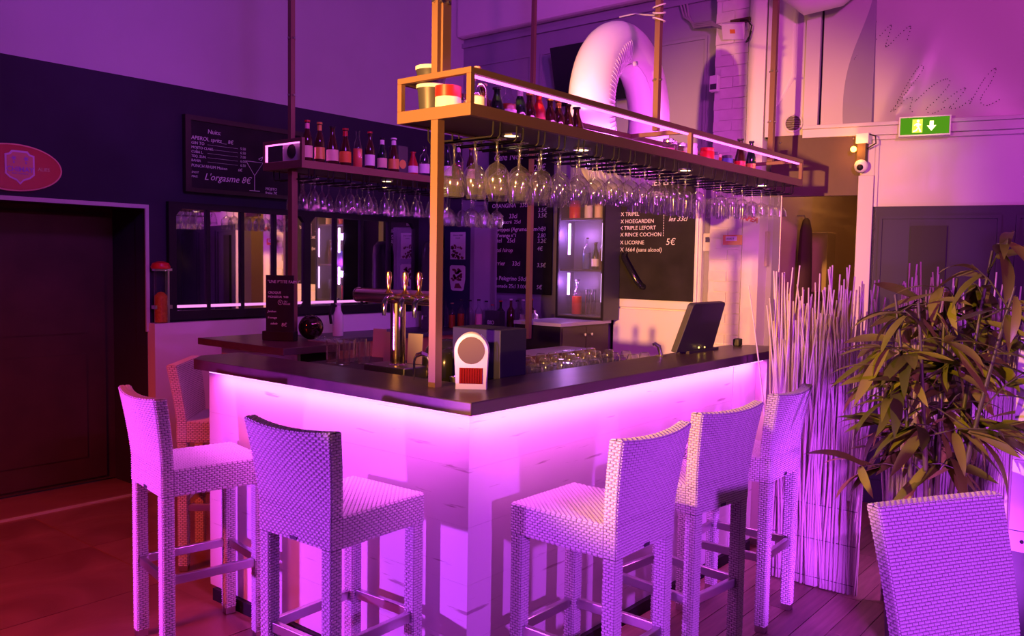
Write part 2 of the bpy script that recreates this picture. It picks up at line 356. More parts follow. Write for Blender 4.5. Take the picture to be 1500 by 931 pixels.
# script lettering made of dots, as on the banner
def dots(strokes, parent):
    g = G()
    for pts in strokes:
        pts = [Vector(p) for p in pts]; fine = []
        for a in range(len(pts) - 1):
            p0 = pts[max(a - 1, 0)]; p1 = pts[a]; p2 = pts[a + 1]; p3 = pts[min(a + 2, len(pts) - 1)]
            nseg = max(2, int((p2 - p1).length / 0.017))
            for k in range(nseg):
                t = k / nseg; fine.append(0.5 * ((2 * p1) + (p2 - p0) * t + (2 * p0 - 5 * p1 + 4 * p2 - p3) * t * t + (3 * p1 - p0 - 3 * p2 + p3) * t ** 3))
        for p in fine:
            c = RW @ Vector((p.x, p.y, 0.026 - creas(p.x, p.y))); g.sphere(c, 0.0032, 6, 4)
    return obj('dotted_lettering', g, M_DARK, parent)
def o2(l): return [(a, b, 0) for a, b in l]
dots([o2([(0.12, 2.74), (0.20, 2.84), (0.29, 2.97), (0.31, 3.02), (0.28, 3.02), (0.22, 2.92), (0.16, 2.80), (0.14, 2.74), (0.20, 2.80), (0.25, 2.82), (0.24, 2.75), (0.27, 2.72)]),
      o2([(0.27, 2.80), (0.38, 2.90), (0.46, 2.93), (0.47, 2.89), (0.40, 2.80), (0.34, 2.74), (0.38, 2.71), (0.46, 2.75)]),
      o2([(0.44, 2.78), (0.52, 2.84), (0.57, 2.86), (0.52, 2.78), (0.48, 2.74), (0.54, 2.74), (0.62, 2.80)]),
      o2([(0.60, 2.76), (0.68, 2.92), (0.74, 2.98), (0.72, 2.90), (0.66, 2.78), (0.70, 2.74), (0.78, 2.78)]),
      o2([(-0.13, 3.12), (-0.06, 3.22), (0.00, 3.36), (-0.02, 3.22), (0.03, 3.26), (0.10, 3.32), (0.07, 3.18), (0.16, 3.26), (0.22, 3.3), (0.20, 3.2)])], W1)
# lintel board over the doorway, corridor behind
g = G(); rbox(g, -0.66, -0.062, 2.165, 2.60, -0.03, 0.02); LB = struct('trim_6', g, M_DARKB)
g = G()
for u, z in ((-0.60, 2.55), (-0.11, 2.56)): g.sphere(RW @ Vector((u, z, -0.032)), 0.008, 8, 6)
obj('screw', g, M_STEEL, LB)
g = G().box((4.07, 0.66, 0), (6.6, 0.76, 3.0)).box((6.5, -0.5, 0), (6.6, 0.76, 3.0)).box((4.3, -0.42, 0), (6.6, -0.32, 3.0)).box((4.2, -0.42, 2.95), (6.6, 0.76, 3.0))
struct('wall_corridor', g, mat('corridor_paint', (0.55, 0.42, 0.28), 0.8))

# pillar side door: fridge door in the back wall
D2 = struct('door_2', G().box((4.0, 1.175, 0.02), (4.05, 1.975, 2.42)), M_WHITE, bevel=0.004)
obj('door_leaf', G().box((3.975, 1.20, 1.30), (4.0, 1.965, 2.40)).box((3.975, 1.20, 0.05), (4.0, 1.965, 1.285)), M_WHITE, D2, bevel=0.006)
g = G(); pts = [(3.975, 1.852, 1.745), (3.925, 1.845, 1.735), (3.90, 1.83, 1.71), (3.90, 1.70, 1.52), (3.925, 1.675, 1.48), (3.975, 1.668, 1.472)]
g.tube(pts, [0.026, 0.024, 0.022, 0.022, 0.024, 0.026], 10); obj('door_handle', g, mat('glossy_black', (0.012, 0.012, 0.016), 0.15), D2, smooth=True)
CB2 = tag(obj('chalkboard', G().box((3.962, 1.222, 1.368), (3.975, 1.955, 2.39)), M_SLATE, bevel=0.002), 'black chalkboard with beer list fixed to the white fridge door', 'chalkboard')
FB2 = frame_M((3.962, 1.955, 1.368), (0, -1, 0), (0, 0, 1))
chalk_lines([(0.10, 0.93, 0.07, 'LES BIERES EN', 0), (0.20, 0.84, 0.06, 'BOUTEILLE', 0), (0.05, 0.69, 0.045, 'X TRIPEL', 0), (0.05, 0.63, 0.045, 'X HOEGARDEN', 0), (0.04, 0.575, 0.045, 'X TRIPLE LEFORT', 0), (0.05, 0.52, 0.045, 'X RINCE COCHON', 0), (0.05, 0.455, 0.045, 'X LICORNE', 0), (0.05, 0.395, 0.048, 'X 1664 (sans alcool)', 0.1), (0.50, 0.64, 0.055, 'les 33cl', 0.35), (0.48, 0.45, 0.075, '5\u20ac', 0.15)], FB2, CB2)
g = G()
for k in range(9): g.box((0.455, 0.52 + k * 0.02, 0.0005), (0.459, 0.532 + k * 0.02, 0.0015), 0, FB2)
obj('dotted_rule', g, M_CHALK, CB2)

# ------------------------------------------------------------------ bar
OUT = [(0, 0), (2.85, 0), (2.88, 0.07), (2.83, 0.25), (2.67, 0.335), (0.32, 0.335), (0.32, 1.887), (0.10, 1.887), (0, 1.775)]
ct = tag(obj('countertop', G().prism(OUT, 1.125, 1.173), M_TOP, bevel=0.004), 'long dark brown L-shaped bar top over the glowing white panels', 'counter')
bar = thing('bar_counter', 'white panelled L-shaped bar front lit pink under its overhang', 'bar counter')
obj('carcass', G().box((0.10, 0.10, 0.06), (0.31, 1.76, 1.124)).box((0.31, 0.10, 0.06), (2.79, 0.32, 1.124)), M_CHAR, bar)
obj('plinth', G().box((0.06, 0.06, 0), (0.31, 1.72, 0.058)).box((0.31, 0.06, 0), (2.52, 0.31, 0.058)), M_DARK, bar)
zs = [0.06, 0.273, 0.486, 0.699, 0.912, 1.124]
for i in range(5):
    obj('panel_board', G().box((0.080, 0.080, zs[i] + 0.0003), (0.0995, 1.772, zs[i + 1] - 0.0003)), M_BOARD, bar)
    obj('panel_board', G().box((0.1, 0.0805, zs[i] + 0.0003), (2.256, 0.0998, zs[i + 1] - 0.0003)), M_BOARD, bar)
for z0, z1 in ((0.06, 0.84), (0.842, 1.124)):
    obj('panel_board', G().box((2.259, 0.078, z0), (2.557, 0.0998, z1 - 0.001)), M_BOARD, bar)
    obj('end_panel', G().box((2.559, 0.012, z0), (2.80, 0.0995, z1 - 0.001)), mat('end_laminate', (0.55, 0.45, 0.50), 0.35), bar)
obj('side_panel', G().box((0.0995, 1.7605, 0.06), (0.31, 1.776, 1.124)), M_WHITE, bar)
g = G().box((0.012, 0.06, 1.1185), (0.030, 1.66, 1.1248)).box((0.06, 0.012, 1.1185), (2.5, 0.030, 1.1248)); obj('led_strip', g, emis('led_bar', (1.0, 0.35, 1.0), 2.0), bar)
# worktop behind the bar, black box, wing counter
obj_w = thing('back_worktop', 'low dark worktop on the serving side behind the bar', 'worktop', (0.34, 0.345, 0))
obj('worktop', G().box((0.0, 0.0, 1.08), (0.74, 1.40, 1.11)), M_CHAR, obj_w, bevel=0.003); obj('cupboard_body', G().box((0.02, 0.03, 0), (0.67, 1.33, 1.08)), M_DARK, obj_w)
tag(obj('till_box', G().box((0.56, 0.345, 1.111), (0.737, 0.62, 1.372)), mat('box_navy', (0.018, 0.018, 0.034), 0.5, spec=0.3), bevel=0.004), 'plain dark blue-grey box standing behind the white heater on the bar', 'box')
wing = thing('wing_counter', 'short dark-topped side counter holding the small chalk sign', 'counter', (0, 0, 0))
obj('wing_top', G().box((0.60, 1.905, 1.132), (1.11, 2.76, 1.172)), M_TOP, wing, bevel=0.003)
obj('wing_body', G().box((0.755, 1.96, 0), (1.02, 2.70, 1.132)), M_DARK, wing)
obj('side_panel', G().box((0.735, 1.96, 0), (0.754, 2.72, 1.131)), M_WHITE, wing)

# ------------------------------------------------------------------ hanging shelves
def hanging_shelf(label, x0, x1, y0, y1, posts, downs, slots, led_front=True):
    z0, z1 = 2.185, 2.358
    t = thing('hanging_shelf', label, 'shelf', (x0, y0, z0))
    W = y1 - y0; L = x1 - x0; H = z1 - z0; q = 0.022
    def P(g, a, b): return g.box(a, b)
    for x in (0, L - q):
        g = G(); P(g, (x, 0, H - q), (x + q, W, H)); P(g, (x, 0, 0), (x + q, W, 0.046)); P(g, (x, 0, 0.046), (x + q, q, H - q)); P(g, (x, W - q, 0.046), (x + q, W, H - q)); obj('end_frame', g, M_FRAME, t, bevel=0.0015)
    for y in (0, W - q):
        if led_front: obj('top_rail', G().box((q, y, H - q), (L - q, y + q, H)), M_FRAME, t)
        obj('bottom_rail', G().box((q, y, 0), (L - q, y + q, 0.044)), M_FRAME, t)
    obj('shelf_board', G().box((q, q, 0.006), (L - q, W - q, 0.040)), M_DARKB, t)
    for x in ((L * 0.52,) if led_front else ()):
        obj('cross_brace', G().box((x, q, H - q), (x + q, W - q, H)).box((x, 0, 0.044), (x + q, q, H - q)), M_FRAME, t)
    if led_front:
        obj('led_strip', G().box((q, q - 0.004, H - q - 0.009), (L - q, q + 0.008, H - q - 0.0005)), M_LED, t)
        obj('led_strip', G().box((q, W + 0.0005, H - q + 0.004), (L - q, W + 0.004, H - 0.004)), M_LED, t)
    else: obj('led_strip', G().box((0.004, q, H - q - 0.007), (0.016, W - q, H - q - 0.0005)).box((0.004, W - q - 0.008, 0.05), (0.016, W - q - 0.001, H - q - 0.008)), M_LED, t)
    for px, py, zlo, zhi, wd in posts:
        g = G().box((px - x0, py - y0, zlo - z0), (px - x0 + wd, py - y0 + wd, zhi - z0)); p = obj('post', g, M_FRAME, t)
        gb = G()
        for zz in (2.62, 2.95):
            if zlo < zz < zhi: gb.tube([(px - x0 - 0.012, py - y0 + wd / 2, zz - z0), (px - x0 + wd + 0.012, py - y0 + wd / 2, zz - z0)], 0.006, 8); gb.tube([(px - x0 + wd / 2, py - y0 - 0.012, zz - z0), (px - x0 + wd / 2, py - y0 + wd + 0.012, zz - z0)], 0.006, 8)
        if gb.v: obj('bolt', gb, M_STEEL, p)
    for x in downs:
        d = obj('downlight', G().lathe([(0.030, -0.002), (0.030, 0.006)], 16, (x - x0, W / 2, 0)), M_DOWN, t)
        obj('bezel', G().lathe([(0.030, 0.006), (0.030, -0.004), (0.040, -0.004), (0.042, 0.006)], 16, (x - x0, W / 2, 0), cap=False), M_STEEL, d)
        spot('shelf_downlight', (x, y0 + W / 2, z0 - 0.006), (x, y0 + W / 2, 0), (1.0, 0.62, 0.40), 1.0, 110, 0.8, 0.03)
    rail_me = None
    for x in slots:      # U-shaped wire rails that carry the glass feet
        g = G()
        for dx in (-0.020, 0.020):
            g.tube([(dx, 0.02, 0.006), (dx, 0.022, -0.045), (dx, 0.03, -0.056), (dx, W - 0.03, -0.056), (dx, W - 0.022, -0.045), (dx, W - 0.02, 0.006)], 0.0035, 6)
        if rail_me is None: o = obj('glass_rail', g, M_DARK, t); rail_me = o.data
        else: o = bpy.data.objects.new('glass_rail', rail_me); COL.objects.link(o); o.parent = t
        o.location = (x - x0, 0, 0)
    return t
X1 = [0.325 + 0.1405 * k for k in range(22)]
sh1 = hanging_shelf('long brown steel shelf hanging over the right arm of the bar, full of bottles', 0.153, 3.40, 0.162, 0.547,
    [(0.160, 0.332, 1.173, 2.186, 0.036), (0.157, 0.336, 2.357, 4.6, 0.030), (0.176, 0.326, 2.357, 4.6, 0.044), (1.80, 0.34, 2.357, 4.6, 0.030), (3.36, 0.36, 2.357, 4.6, 0.034)],
    [0.62, 1.14, 2.15, 3.20], X1)
X2 = [1.0 + 0.1405 * k for k in range(15)]
sh2 = hanging_shelf('rear brown steel shelf hanging by the wall mirror with a row of beer bottles', 0.915, 3.14, 2.165, 2.55,
    [(0.945, 2.30, 1.173, 2.186, 0.040), (0.945, 2.31, 2.357, 4.6, 0.030), (3.09, 2.18, 1.06, 2.186, 0.036), (3.09, 2.18, 2.357, 4.6, 0.030)], [1.75, 2.30], X2, False)

# ------------------------------------------------------------------ glasses hanging on the rails
def glass_proto(prof, name, label, group):
    return tag(obj(name, G().lathe(prof, 20, cap=False), M_GLASS, smooth=True), label, 'glass', group)
def hung(foot, stem, bowl):            # profile goes down from the foot at z = 0
    return [(0.0005, 0.001), (foot, -0.002), (foot, -0.004), (0.008, -0.010), (0.0045, -0.022), (0.0045, -stem), (0.010, -stem - 0.008)] + bowl(-stem - 0.008)
big = hung(0.038, 0.085, lambda z: [(0.030, z - 0.012), (0.046, z - 0.035), (0.052, z - 0.062), (0.048, z - 0.095), (0.040, z - 0.125), (0.039, z - 0.125), (0.047, z - 0.095), (0.051, z - 0.062)])
mid_ = hung(0.036, 0.070, lambda z: [(0.034, z - 0.014), (0.048, z - 0.040), (0.050, z - 0.065), (0.044, z - 0.100), (0.043, z - 0.100), (0.049, z - 0.065)])
tul = hung(0.036, 0.075, lambda z: [(0.030, z - 0.010), (0.037, z - 0.028), (0.036, z - 0.060), (0.038, z - 0.115), (0.037, z - 0.115), (0.035, z - 0.060)])
cpe = hung(0.034, 0.080, lambda z: [(0.030, z - 0.010), (0.050, z - 0.028), (0.056, z - 0.070), (0.055, z - 0.070), (0.049, z - 0.028)])
flt = hung(0.032, 0.060, lambda z: [(0.020, z - 0.015), (0.030, z - 0.045), (0.037, z - 0.085), (0.038, z - 0.110), (0.037, z - 0.110), (0.036, z - 0.085)])
kinds = {'big': (big, 'wine_glass', 'large clear wine glass hanging upside down under the near end of the long shelf'),
         'mid': (mid_, 'balloon_glass', 'round clear balloon glass hanging upside down under the middle of the long shelf'),
         'tul': (tul, 'beer_glass', 'straight clear stemmed beer glass hanging under the far half of the long shelf'),
         'cpe': (cpe, 'coupe_glass', 'wide clear coupe glass hanging under the far end of the long shelf'),
         'flt': (flt, 'tulip_glass', 'small clear tulip wine glass hanging upside down under the rear shelf'),
         'flb': (big, 'goblet', 'large clear goblet hanging under the far end of the rear shelf')}
protos = {}
def hang(kind, x, y, z):
    pr, nm, lb = kinds[kind]
    if kind not in protos: protos[kind] = glass_proto(pr, nm, lb, lb.split(' hanging')[0].split(' clear ')[-1] + 'es hung under the ' + ('rear' if 'rear' in lb else 'long') + ' shelf'); o = protos[kind]
    else: o = protos[kind].copy(); COL.objects.link(o)
    o.location = (x, y, z); o.rotation_euler = (0, 0, random.uniform(0, 6))
for i, x in enumerate(X1[:-1]):
    xm = x + 0.07
    k = 'big' if i < 6 else 'mid' if i < 10 else 'tul' if i < 17 else 'cpe'
    for y in ((0.24, 0.355, 0.47)):
        if random.random() < 0.12: continue
        hang(k, xm, y + random.uniform(-0.003, 0.003), 2.185 - 0.0485)
for i, x in enumerate(X2[:-1]):
    for y in (2.25, 2.36, 2.47):
        if random.random() < (0.15 if i < 8 else 0.35): continue
        hang('flt' if i < 9 else 'flb', x + 0.07, y + random.uniform(-0.003, 0.003), 2.185 - 0.0485)

# ------------------------------------------------------------------ bottles
def beer(h, r=0.031): return [(r * 0.9, 0), (r, 0.006), (r, h * 0.50), (r * 0.93, h * 0.58), (r * 0.50, h * 0.76), (r * 0.42, h * 0.80), (r * 0.42, h * 0.955), (r * 0.50, h * 0.96), (r * 0.50, h * 0.985), (0.001, h * 0.99)]
def skittle(h, r=0.036): return [(r * 0.9, 0), (r, 0.006), (r, h * 0.38), (r * 0.85, h * 0.52), (r * 0.5, h * 0.74), (r * 0.38, h * 0.85), (r * 0.38, h * 0.95), (r * 0.5, h * 0.96), (r * 0.5, h * 0.99), (0.001, h * 0.99)]
def spirit(h, r=0.036): return [(r * 0.9, 0), (r, 0.006), (r, h * 0.60), (r * 0.86, h * 0.66), (r * 0.42, h * 0.73), (r * 0.36, h * 0.76), (r * 0.36, h * 0.93), (r * 0.42, h * 0.935), (r * 0.42, h * 0.96), (0.001, h * 0.96)]
SH = {'beer': beer, 'skittle': skittle, 'spirit': spirit}
def prof_r(pr, z):
    for (a, b), (c, d) in zip(pr, pr[1:]):
        if b <= z <= d and d > b: return a + (c - a) * (z - b) / (d - b)
    return pr[0][0]
def bottle(x, y, z, h, label, shape='beer', glass_m=None, lab=None, neck=None, cap=None, liquid=None, group=None, r=None, lz=(0.12, 0.40)):
    t = thing('bottle', label, 'bottle', (x, y, z), random.uniform(0, 1), group); pr = SH[shape](h, r) if r else SH[shape](h)
    obj('glass_body', G().lathe(pr, 18), glass_m or M_BEERG, t, smooth=True)
    if liquid: obj('liquid', G().lathe([(a * 0.93, b + 0.003) for a, b in pr if b < h * 0.5] + [(prof_r(pr, h * 0.52) * 0.93, h * 0.52), (0.001, h * 0.521)], 16), liquid, t, smooth=True)
    if lab:
        z0, z1 = h * lz[0], h * lz[1]; obj('paper_label', G().lathe([(prof_r(pr, z0) + 0.0008, z0), (prof_r(pr, (z0 + z1) / 2) + 0.0008, (z0 + z1) / 2), (prof_r(pr, z1) + 0.0008, z1)], 18, cap=False), lab, t, smooth=True)
    if neck:
        z0, z1 = h * 0.80, h * 0.93; obj('neck_label', G().lathe([(prof_r(pr, z0) + 0.0008, z0), (prof_r(pr, z1) + 0.0008, z1)], 14, cap=False), neck, t, smooth=True)
    if cap:
        rr = pr[-2][0] + 0.0015; obj('cap', G().lathe([(rr, h * 0.955), (rr, h * 0.998), (rr * 0.8, h)], 14), cap, t, smooth=True)
    return t
M_GOLD = mat('gold_foil', (0.65, 0.38, 0.06), 0.35); M_PINKP = mat('pink_paper', (0.75, 0.30, 0.38), 0.6); M_ORL = mat('orange_label', (0.75, 0.25, 0.03), 0.6)
M_LIQR = glass('red_drink', (0.85, 0.05, 0.04), 0.05, 0.3, 3, body=0.1); M_LIQA = mat('amber_liquid', (0.35, 0.09, 0.015), 0.2); M_LIQO = mat('orange_drink', (0.75, 0.16, 0.08), 0.2)
M_REDF = mat('red_foil', (0.45, 0.02, 0.02), 0.35); M_BLUEL = mat('blue_label', (0.08, 0.12, 0.35), 0.6)
SZ2 = 2.2255
B2 = [(1.017, 0.25, 'brown beer bottle with pink neck and long cream label, leftmost on the rear shelf', 'beer', M_BEERG, M_CREAM, M_PINKP, M_REDF),
      (1.107, 0.25, 'brown bottle with gold neck and ochre label, second on the rear shelf', 'beer', M_BEERG, M_GOLD, M_GOLD, M_GOLD),
      (1.205, 0.24, 'stout dark bottle with a round yellow label and black cap on the rear shelf', 'skittle', M_BEERG, M_CREAM, None, M_DARK),
      (1.305, 0.24, 'dark bottle with red foil neck and round orange label on the rear shelf', 'skittle', M_BEERG, M_ORL, M_REDF, M_REDF),
      (1.404, 0.24, 'clear bottle of red orange drink on the rear shelf', 'beer', M_GLASS2, None, None, None),
      (1.505, 0.245, 'brown bottle with two pink white labels on the rear shelf', 'beer', M_BEERG, M_PAPER, None, M_REDF),
      (1.609, 0.22, 'green bottle with oval gold label on the rear shelf', 'beer', M_GREENG, M_CREAM, M_PAPER, M_DARK),
      (1.710, 0.23, 'gold-labelled bottle with tall white neck sleeve on the rear shelf', 'skittle', M_BEERG, M_GOLD, M_PAPER, M_PAPER),
      (1.885, 0.16, 'short bottle with red shoulder and white label beside the dark carton', 'skittle', M_REDF, M_PAPER, None, M_REDF),
      (1.993, 0.22, 'square clear bottle with white label next to the front post on the rear shelf', 'spirit', M_GLASS2, M_PAPER, None, None),
      (2.221, 0.24, 'dark green bottle seen just right of the front post on the rear shelf', 'beer', M_GREENG, M_PAPER, None, M_DARK),
      (2.333, 0.26, 'clear bottle half full of red liquid on the rear shelf', 'spirit', M_GLASS2, None, M_PAPER, M_PAPER),
      (2.464, 0.25, 'slim brown bottle at the far end of the rear shelf', 'beer', M_BEERG, M_CREAM, None, M_GOLD)]
for i, (x, h, lb, shp, gm, la, ne, ca) in enumerate(B2):
    bottle(x, 2.25, SZ2, h, lb, shp, gm, la, ne, ca, liquid=(M_LIQO if 'red orange' in lb else M_LIQR if 'half full' in lb else None), group='bottles on the rear shelf')
t = tag(obj('carton', G().box((1.76, 2.26, SZ2), (1.85, 2.36, SZ2 + 0.19)), M_CHAR, bevel=0.003), 'dark drinks carton between bottles on the rear shelf', 'carton'); obj('carton_badge', G().lathe([(0.03, 0), (0.03, 0.001)], 18, (0, 0, 0), M=Matrix.Rotation(PI / 2, 4, 'X')), M_GOLD, t, loc=(1.80, 2.259, SZ2 + 0.07))
# speaker box at the open end of the rear shelf
sp = thing('loudspeaker', 'small silver loudspeaker lying in the open end of the rear shelf', 'speaker', (0.944, 2.20, SZ2))
Msp = Matrix.Rotation(0.12, 4, 'X'); obj('cabinet', G().prism([(0.0, 0.0), (0.0, 0.19), (0.032, 0.17), (0.032, 0.03)], 0.005, 0.118), mat('silver_plastic', (0.45, 0.45, 0.5), 0.35), sp, bevel=0.004)
obj('cone', G().lathe([(0.042, 0), (0.040, 0.004), (0.03, -0.006), (0.012, -0.012), (0.001, -0.006)], 20, M=Matrix.Rotation(-PI / 2, 4, 'Y')), M_DARK, sp, smooth=True, loc=(-0.002, 0.10, 0.062))

B1 = [(0.51, 0.16, 'squat dark brown bottle with pale cap, first by the near end of the long shelf', 'skittle', M_BEERG, None, None, M_CREAM),
      (0.601, 0.16, 'black-green bottle with dark cap, second along the long shelf', 'skittle', M_GREENG, None, None, M_CHAR),
      (0.676, 0.195, 'clear pointed bottle of amber spirit with white shoulder label on the long shelf', 'spirit', M_GLASS2, M_PAPER, None, M_PAPER),
      (0.755, 0.185, 'bottle with large white label on its neck on the long shelf', 'beer', M_GREENG, None, M_PAPER, M_PAPER),
      (0.822, 0.17, 'slim brown bottle left of the red bottle on the long shelf', 'beer', M_BEERG, None, None, M_GOLD),
      (0.890, 0.19, 'bottle with bright red patterned sleeve on the long shelf', 'beer', M_REDF, M_RED, M_RED, M_RED),
      (0.973, 0.17, 'brown bottle with small white label right of the red one', 'beer', M_BEERG, M_PAPER, None, M_GOLD),
      (1.036, 0.175, 'dark bottle with gold neck glints on the long shelf', 'beer', M_BEERG, None, M_GOLD, M_GOLD),
      (1.110, 0.168, 'plain dark brown bottle tucked behind on the long shelf', 'beer', M_BEERG, None, None, M_DARK),
      (1.182, 0.165, 'dark cone-shaped bottle in front of the inflatable ring', 'skittle', M_BEERG, None, None, M_DARK),
      (2.995, 0.24, 'dark bottle with glowing red label at the far end of the long shelf', 'skittle', M_BEERG, M_RED, None, M_CHAR),
      (3.162, 0.245, 'slender green bottle, last at the far end of the long shelf', 'beer', M_GREENG, M_GOLD, None, M_CHAR)]
for (x, h, lb, shp, gm, la, ne, ca) in B1:
    bottle(x, 0.42, SZ2, h, lb, shp, gm, la, ne, ca, liquid=(M_LIQA if 'amber' in lb else None), group='bottles on the long shelf')
def jar(x, y, z, r, h, label, body, lid=None, liquid=None, name='jar'):
    t = thing(name, label, name.replace('_', ' '), (x, y, z)); obj('jar_body', G().lathe([(r * 0.92, 0), (r, 0.004), (r, h * 0.8), (r * 0.9, h * 0.84)], 18), body, t, smooth=True)
    obj('lid', G().lathe([(r * 0.93, h * 0.84), (r * 0.95, h * 0.99), (r * 0.9, h)], 18), lid or M_STEEL, t, smooth=True)
    if liquid: obj('filling', G().lathe([(r * 0.88, 0.004), (r * 0.92, h * 0.6)], 16), liquid, t, smooth=True)
M_ROSE = mat('rose_sugar', (0.80, 0.25, 0.35), 0.5)
jar(2.072, 0.42, SZ2, 0.035, 0.125, 'tall glass jar of pink filling by the ring pole', M_GLASS2, M_STEEL, M_ROSE)
jar(2.150, 0.44, SZ2, 0.030, 0.125, 'middle glass jar of red filling by the ring pole', M_GLASS2, M_STEEL, M_LIQO)
jar(2.214, 0.42, SZ2, 0.026, 0.12, 'narrow glass jar of red filling right of its twins', M_GLASS2, M_STEEL, M_RED)
jar(2.328, 0.42, SZ2, 0.040, 0.13, 'white plastic tub right of the shelf upright', M_PAPER, M_PAPER, name='tub')
jar(2.412, 0.46, SZ2, 0.032, 0.135, 'pale blue tub behind the red cup on the long shelf', mat('pale_blue', (0.5, 0.52, 0.75), 0.5), M_PAPER, name='tub')
jar(2.536, 0.42, SZ2, 0.043, 0.13, 'bright red cup on the far half of the long shelf', M_RED, M_RED, name='cup')
jar(2.635, 0.42, SZ2, 0.026, 0.115, 'small grey jar right of the red cup', mat('grey_tin', (0.3, 0.3, 0.33), 0.5), M_CHAR)
jar(2.719, 0.44, SZ2, 0.026, 0.11, 'small red-brown jar in the row of little jars', M_LIQA, M_CREAM)
jar(2.815, 0.42, SZ2, 0.034, 0.115, 'dark blue jar left of the red-labelled bottle', M_BLUEL, M_CHAR)
# end compartment of the long shelf
cp = thing('paint_pot', 'stacked black and white tubs leaning in the open end of the long shelf', 'tub', (0.248, 0.455, SZ2))
obj('tub_body', G().lathe([(0.046, 0), (0.054, 0.09), (0.057, 0.10), (0.057, 0.112)], 20).lathe([(0.050, 0.113), (0.060, 0.165), (0.062, 0.168), (0.062, 0.18), (0.001, 0.182)], 20), M_CHAR, cp, smooth=True)
obj('rim_band', G().lathe([(0.059, 0.098), (0.059, 0.114)], 20, cap=False).lathe([(0.0635, 0.168), (0.0635, 0.182), (0.001, 0.184)], 20, cap=False), M_PAPER, cp, smooth=True)
rt = thing('round_tin', 'red and white round tin in the open end of the long shelf', 'tin', (0.228, 0.345, SZ2)); obj('tin_body', G().lathe([(0.05, 0), (0.05, 0.05)], 22), M_PAPER, rt, smooth=True); obj('red_band', G().lathe([(0.0506, 0.05), (0.0506, 0.092), (0.001, 0.094)], 22), M_RED, rt, smooth=True)
for x, y, lb in ((0.316, 0.300, 'clear round flask with pink stopper in the open shelf end, left of its twin'), (0.27, 0.235, 'clear round flask with pink stopper by the front corner of the shelf')):
    t = thing('flask', lb, 'bottle', (x, y, SZ2)); pr = [(0.034, 0), (0.036, 0.01), (0.036, 0.075), (0.028, 0.098), (0.012, 0.112), (0.011, 0.135), (0.001, 0.136)]
    obj('glass_body', G().lathe(pr, 18), M_GLASS2, t, smooth=True); obj('liquid', G().lathe([(0.033, 0.004), (0.033, 0.05)], 16), M_PINKP, t, smooth=True)
    obj('paper_label', G().lathe([(0.0368, 0.012), (0.0368, 0.045)], 18, cap=False), M_PAPER, t, smooth=True); obj('stopper', G().lathe([(0.013, 0.125), (0.014, 0.16), (0.001, 0.161)], 14), M_PINKP, t, smooth=True)

# inflatable ring tied to the middle pole
rg = thing('inflatable_ring', 'big white inflatable swim ring tied to the pole behind the long shelf', 'swim ring', (2.12, 0.76, 2.53), math.radians(5))
g = G(); NU, NV = 64, 24; R0, r0 = 0.365, 0.135; vs = []
for i in range(NU):
    a = 2 * PI * i / NU
    for k in range(NV):
        b = 2 * PI * k / NV; inner = max(0, -math.cos(b)); rr = r0 * (1 + 0.018 * inner * math.sin(26 * a)); q = R0 + rr * math.cos(b)
        vs.append((q * math.cos(a), rr * 0.92 * math.sin(b), q * math.sin(a) * 1.03))
g.add(vs, [(i * NV + k, ((i + 1) % NU) * NV + k, ((i + 1) % NU) * NV + (k + 1) % NV, i * NV + (k + 1) % NV) for i in range(NU) for k in range(NV)])
rgb = obj('ring_body', g, mat('white_vinyl', (0.80, 0.78, 0.80), 0.32), rg, smooth=True, rot=(0.0, 0.0, 0.0))
g = G()
for i in range(26):
    a = PI * 0.62 + i * 0.065; pts = []
    for k in range(7):
        b = PI * 1.25 + k * 0.16; q = R0 + (r0 + 0.002) * math.cos(b); pts.append((q * math.cos(a), (r0 * 0.92 + 0.002) * math.sin(b), q * math.sin(a) * 1.03))
    g.tube(pts, 0.0022, 5)
obj('pleats', g, MATS['white_vinyl'], rg)
g = G()
pts = []
for k in range(49):
    a = -PI * 0.9 + k * PI * 1.8 / 48; b = PI * 1.22; q = R0 + (r0 + 0.001) * math.cos(b); pts.append((q * math.cos(a), (r0 * 0.92 + 0.001) * math.sin(b), q * math.sin(a) * 1.03))
g.tube(pts, 0.003, 6); obj('weld_seam', g, MATS['white_vinyl'], rg)
obj('valve', G().lathe([(0.014, 0), (0.014, 0.02), (0.009, 0.024), (0.001, 0.024)], 12, M=Matrix.Rotation(PI / 2, 4, 'X')), M_PAPER, rg, loc=(-0.10, -0.118, 0.25))
cd = G(); 
for q in range(3):
    cd.tube([(1.815 + 0.032 * math.cos(2 * PI * k / 16), 0.355 + 0.032 * math.sin(2 * PI * k / 16), 2.93 + q * 0.035 + 0.012 * math.sin(2 * PI * k / 16 + q)) for k in range(16)], 0.004, 6, closed=True)
cd.tube([(1.83, 0.385, 2.96), (1.88, 0.48, 2.99), (1.98, 0.60, 3.04), (2.04, 0.74, 3.058)], 0.004, 6)
tag(obj('white_cord', cd, M_PAPER), 'white cord looped round the pole above the inflatable ring', 'cord')

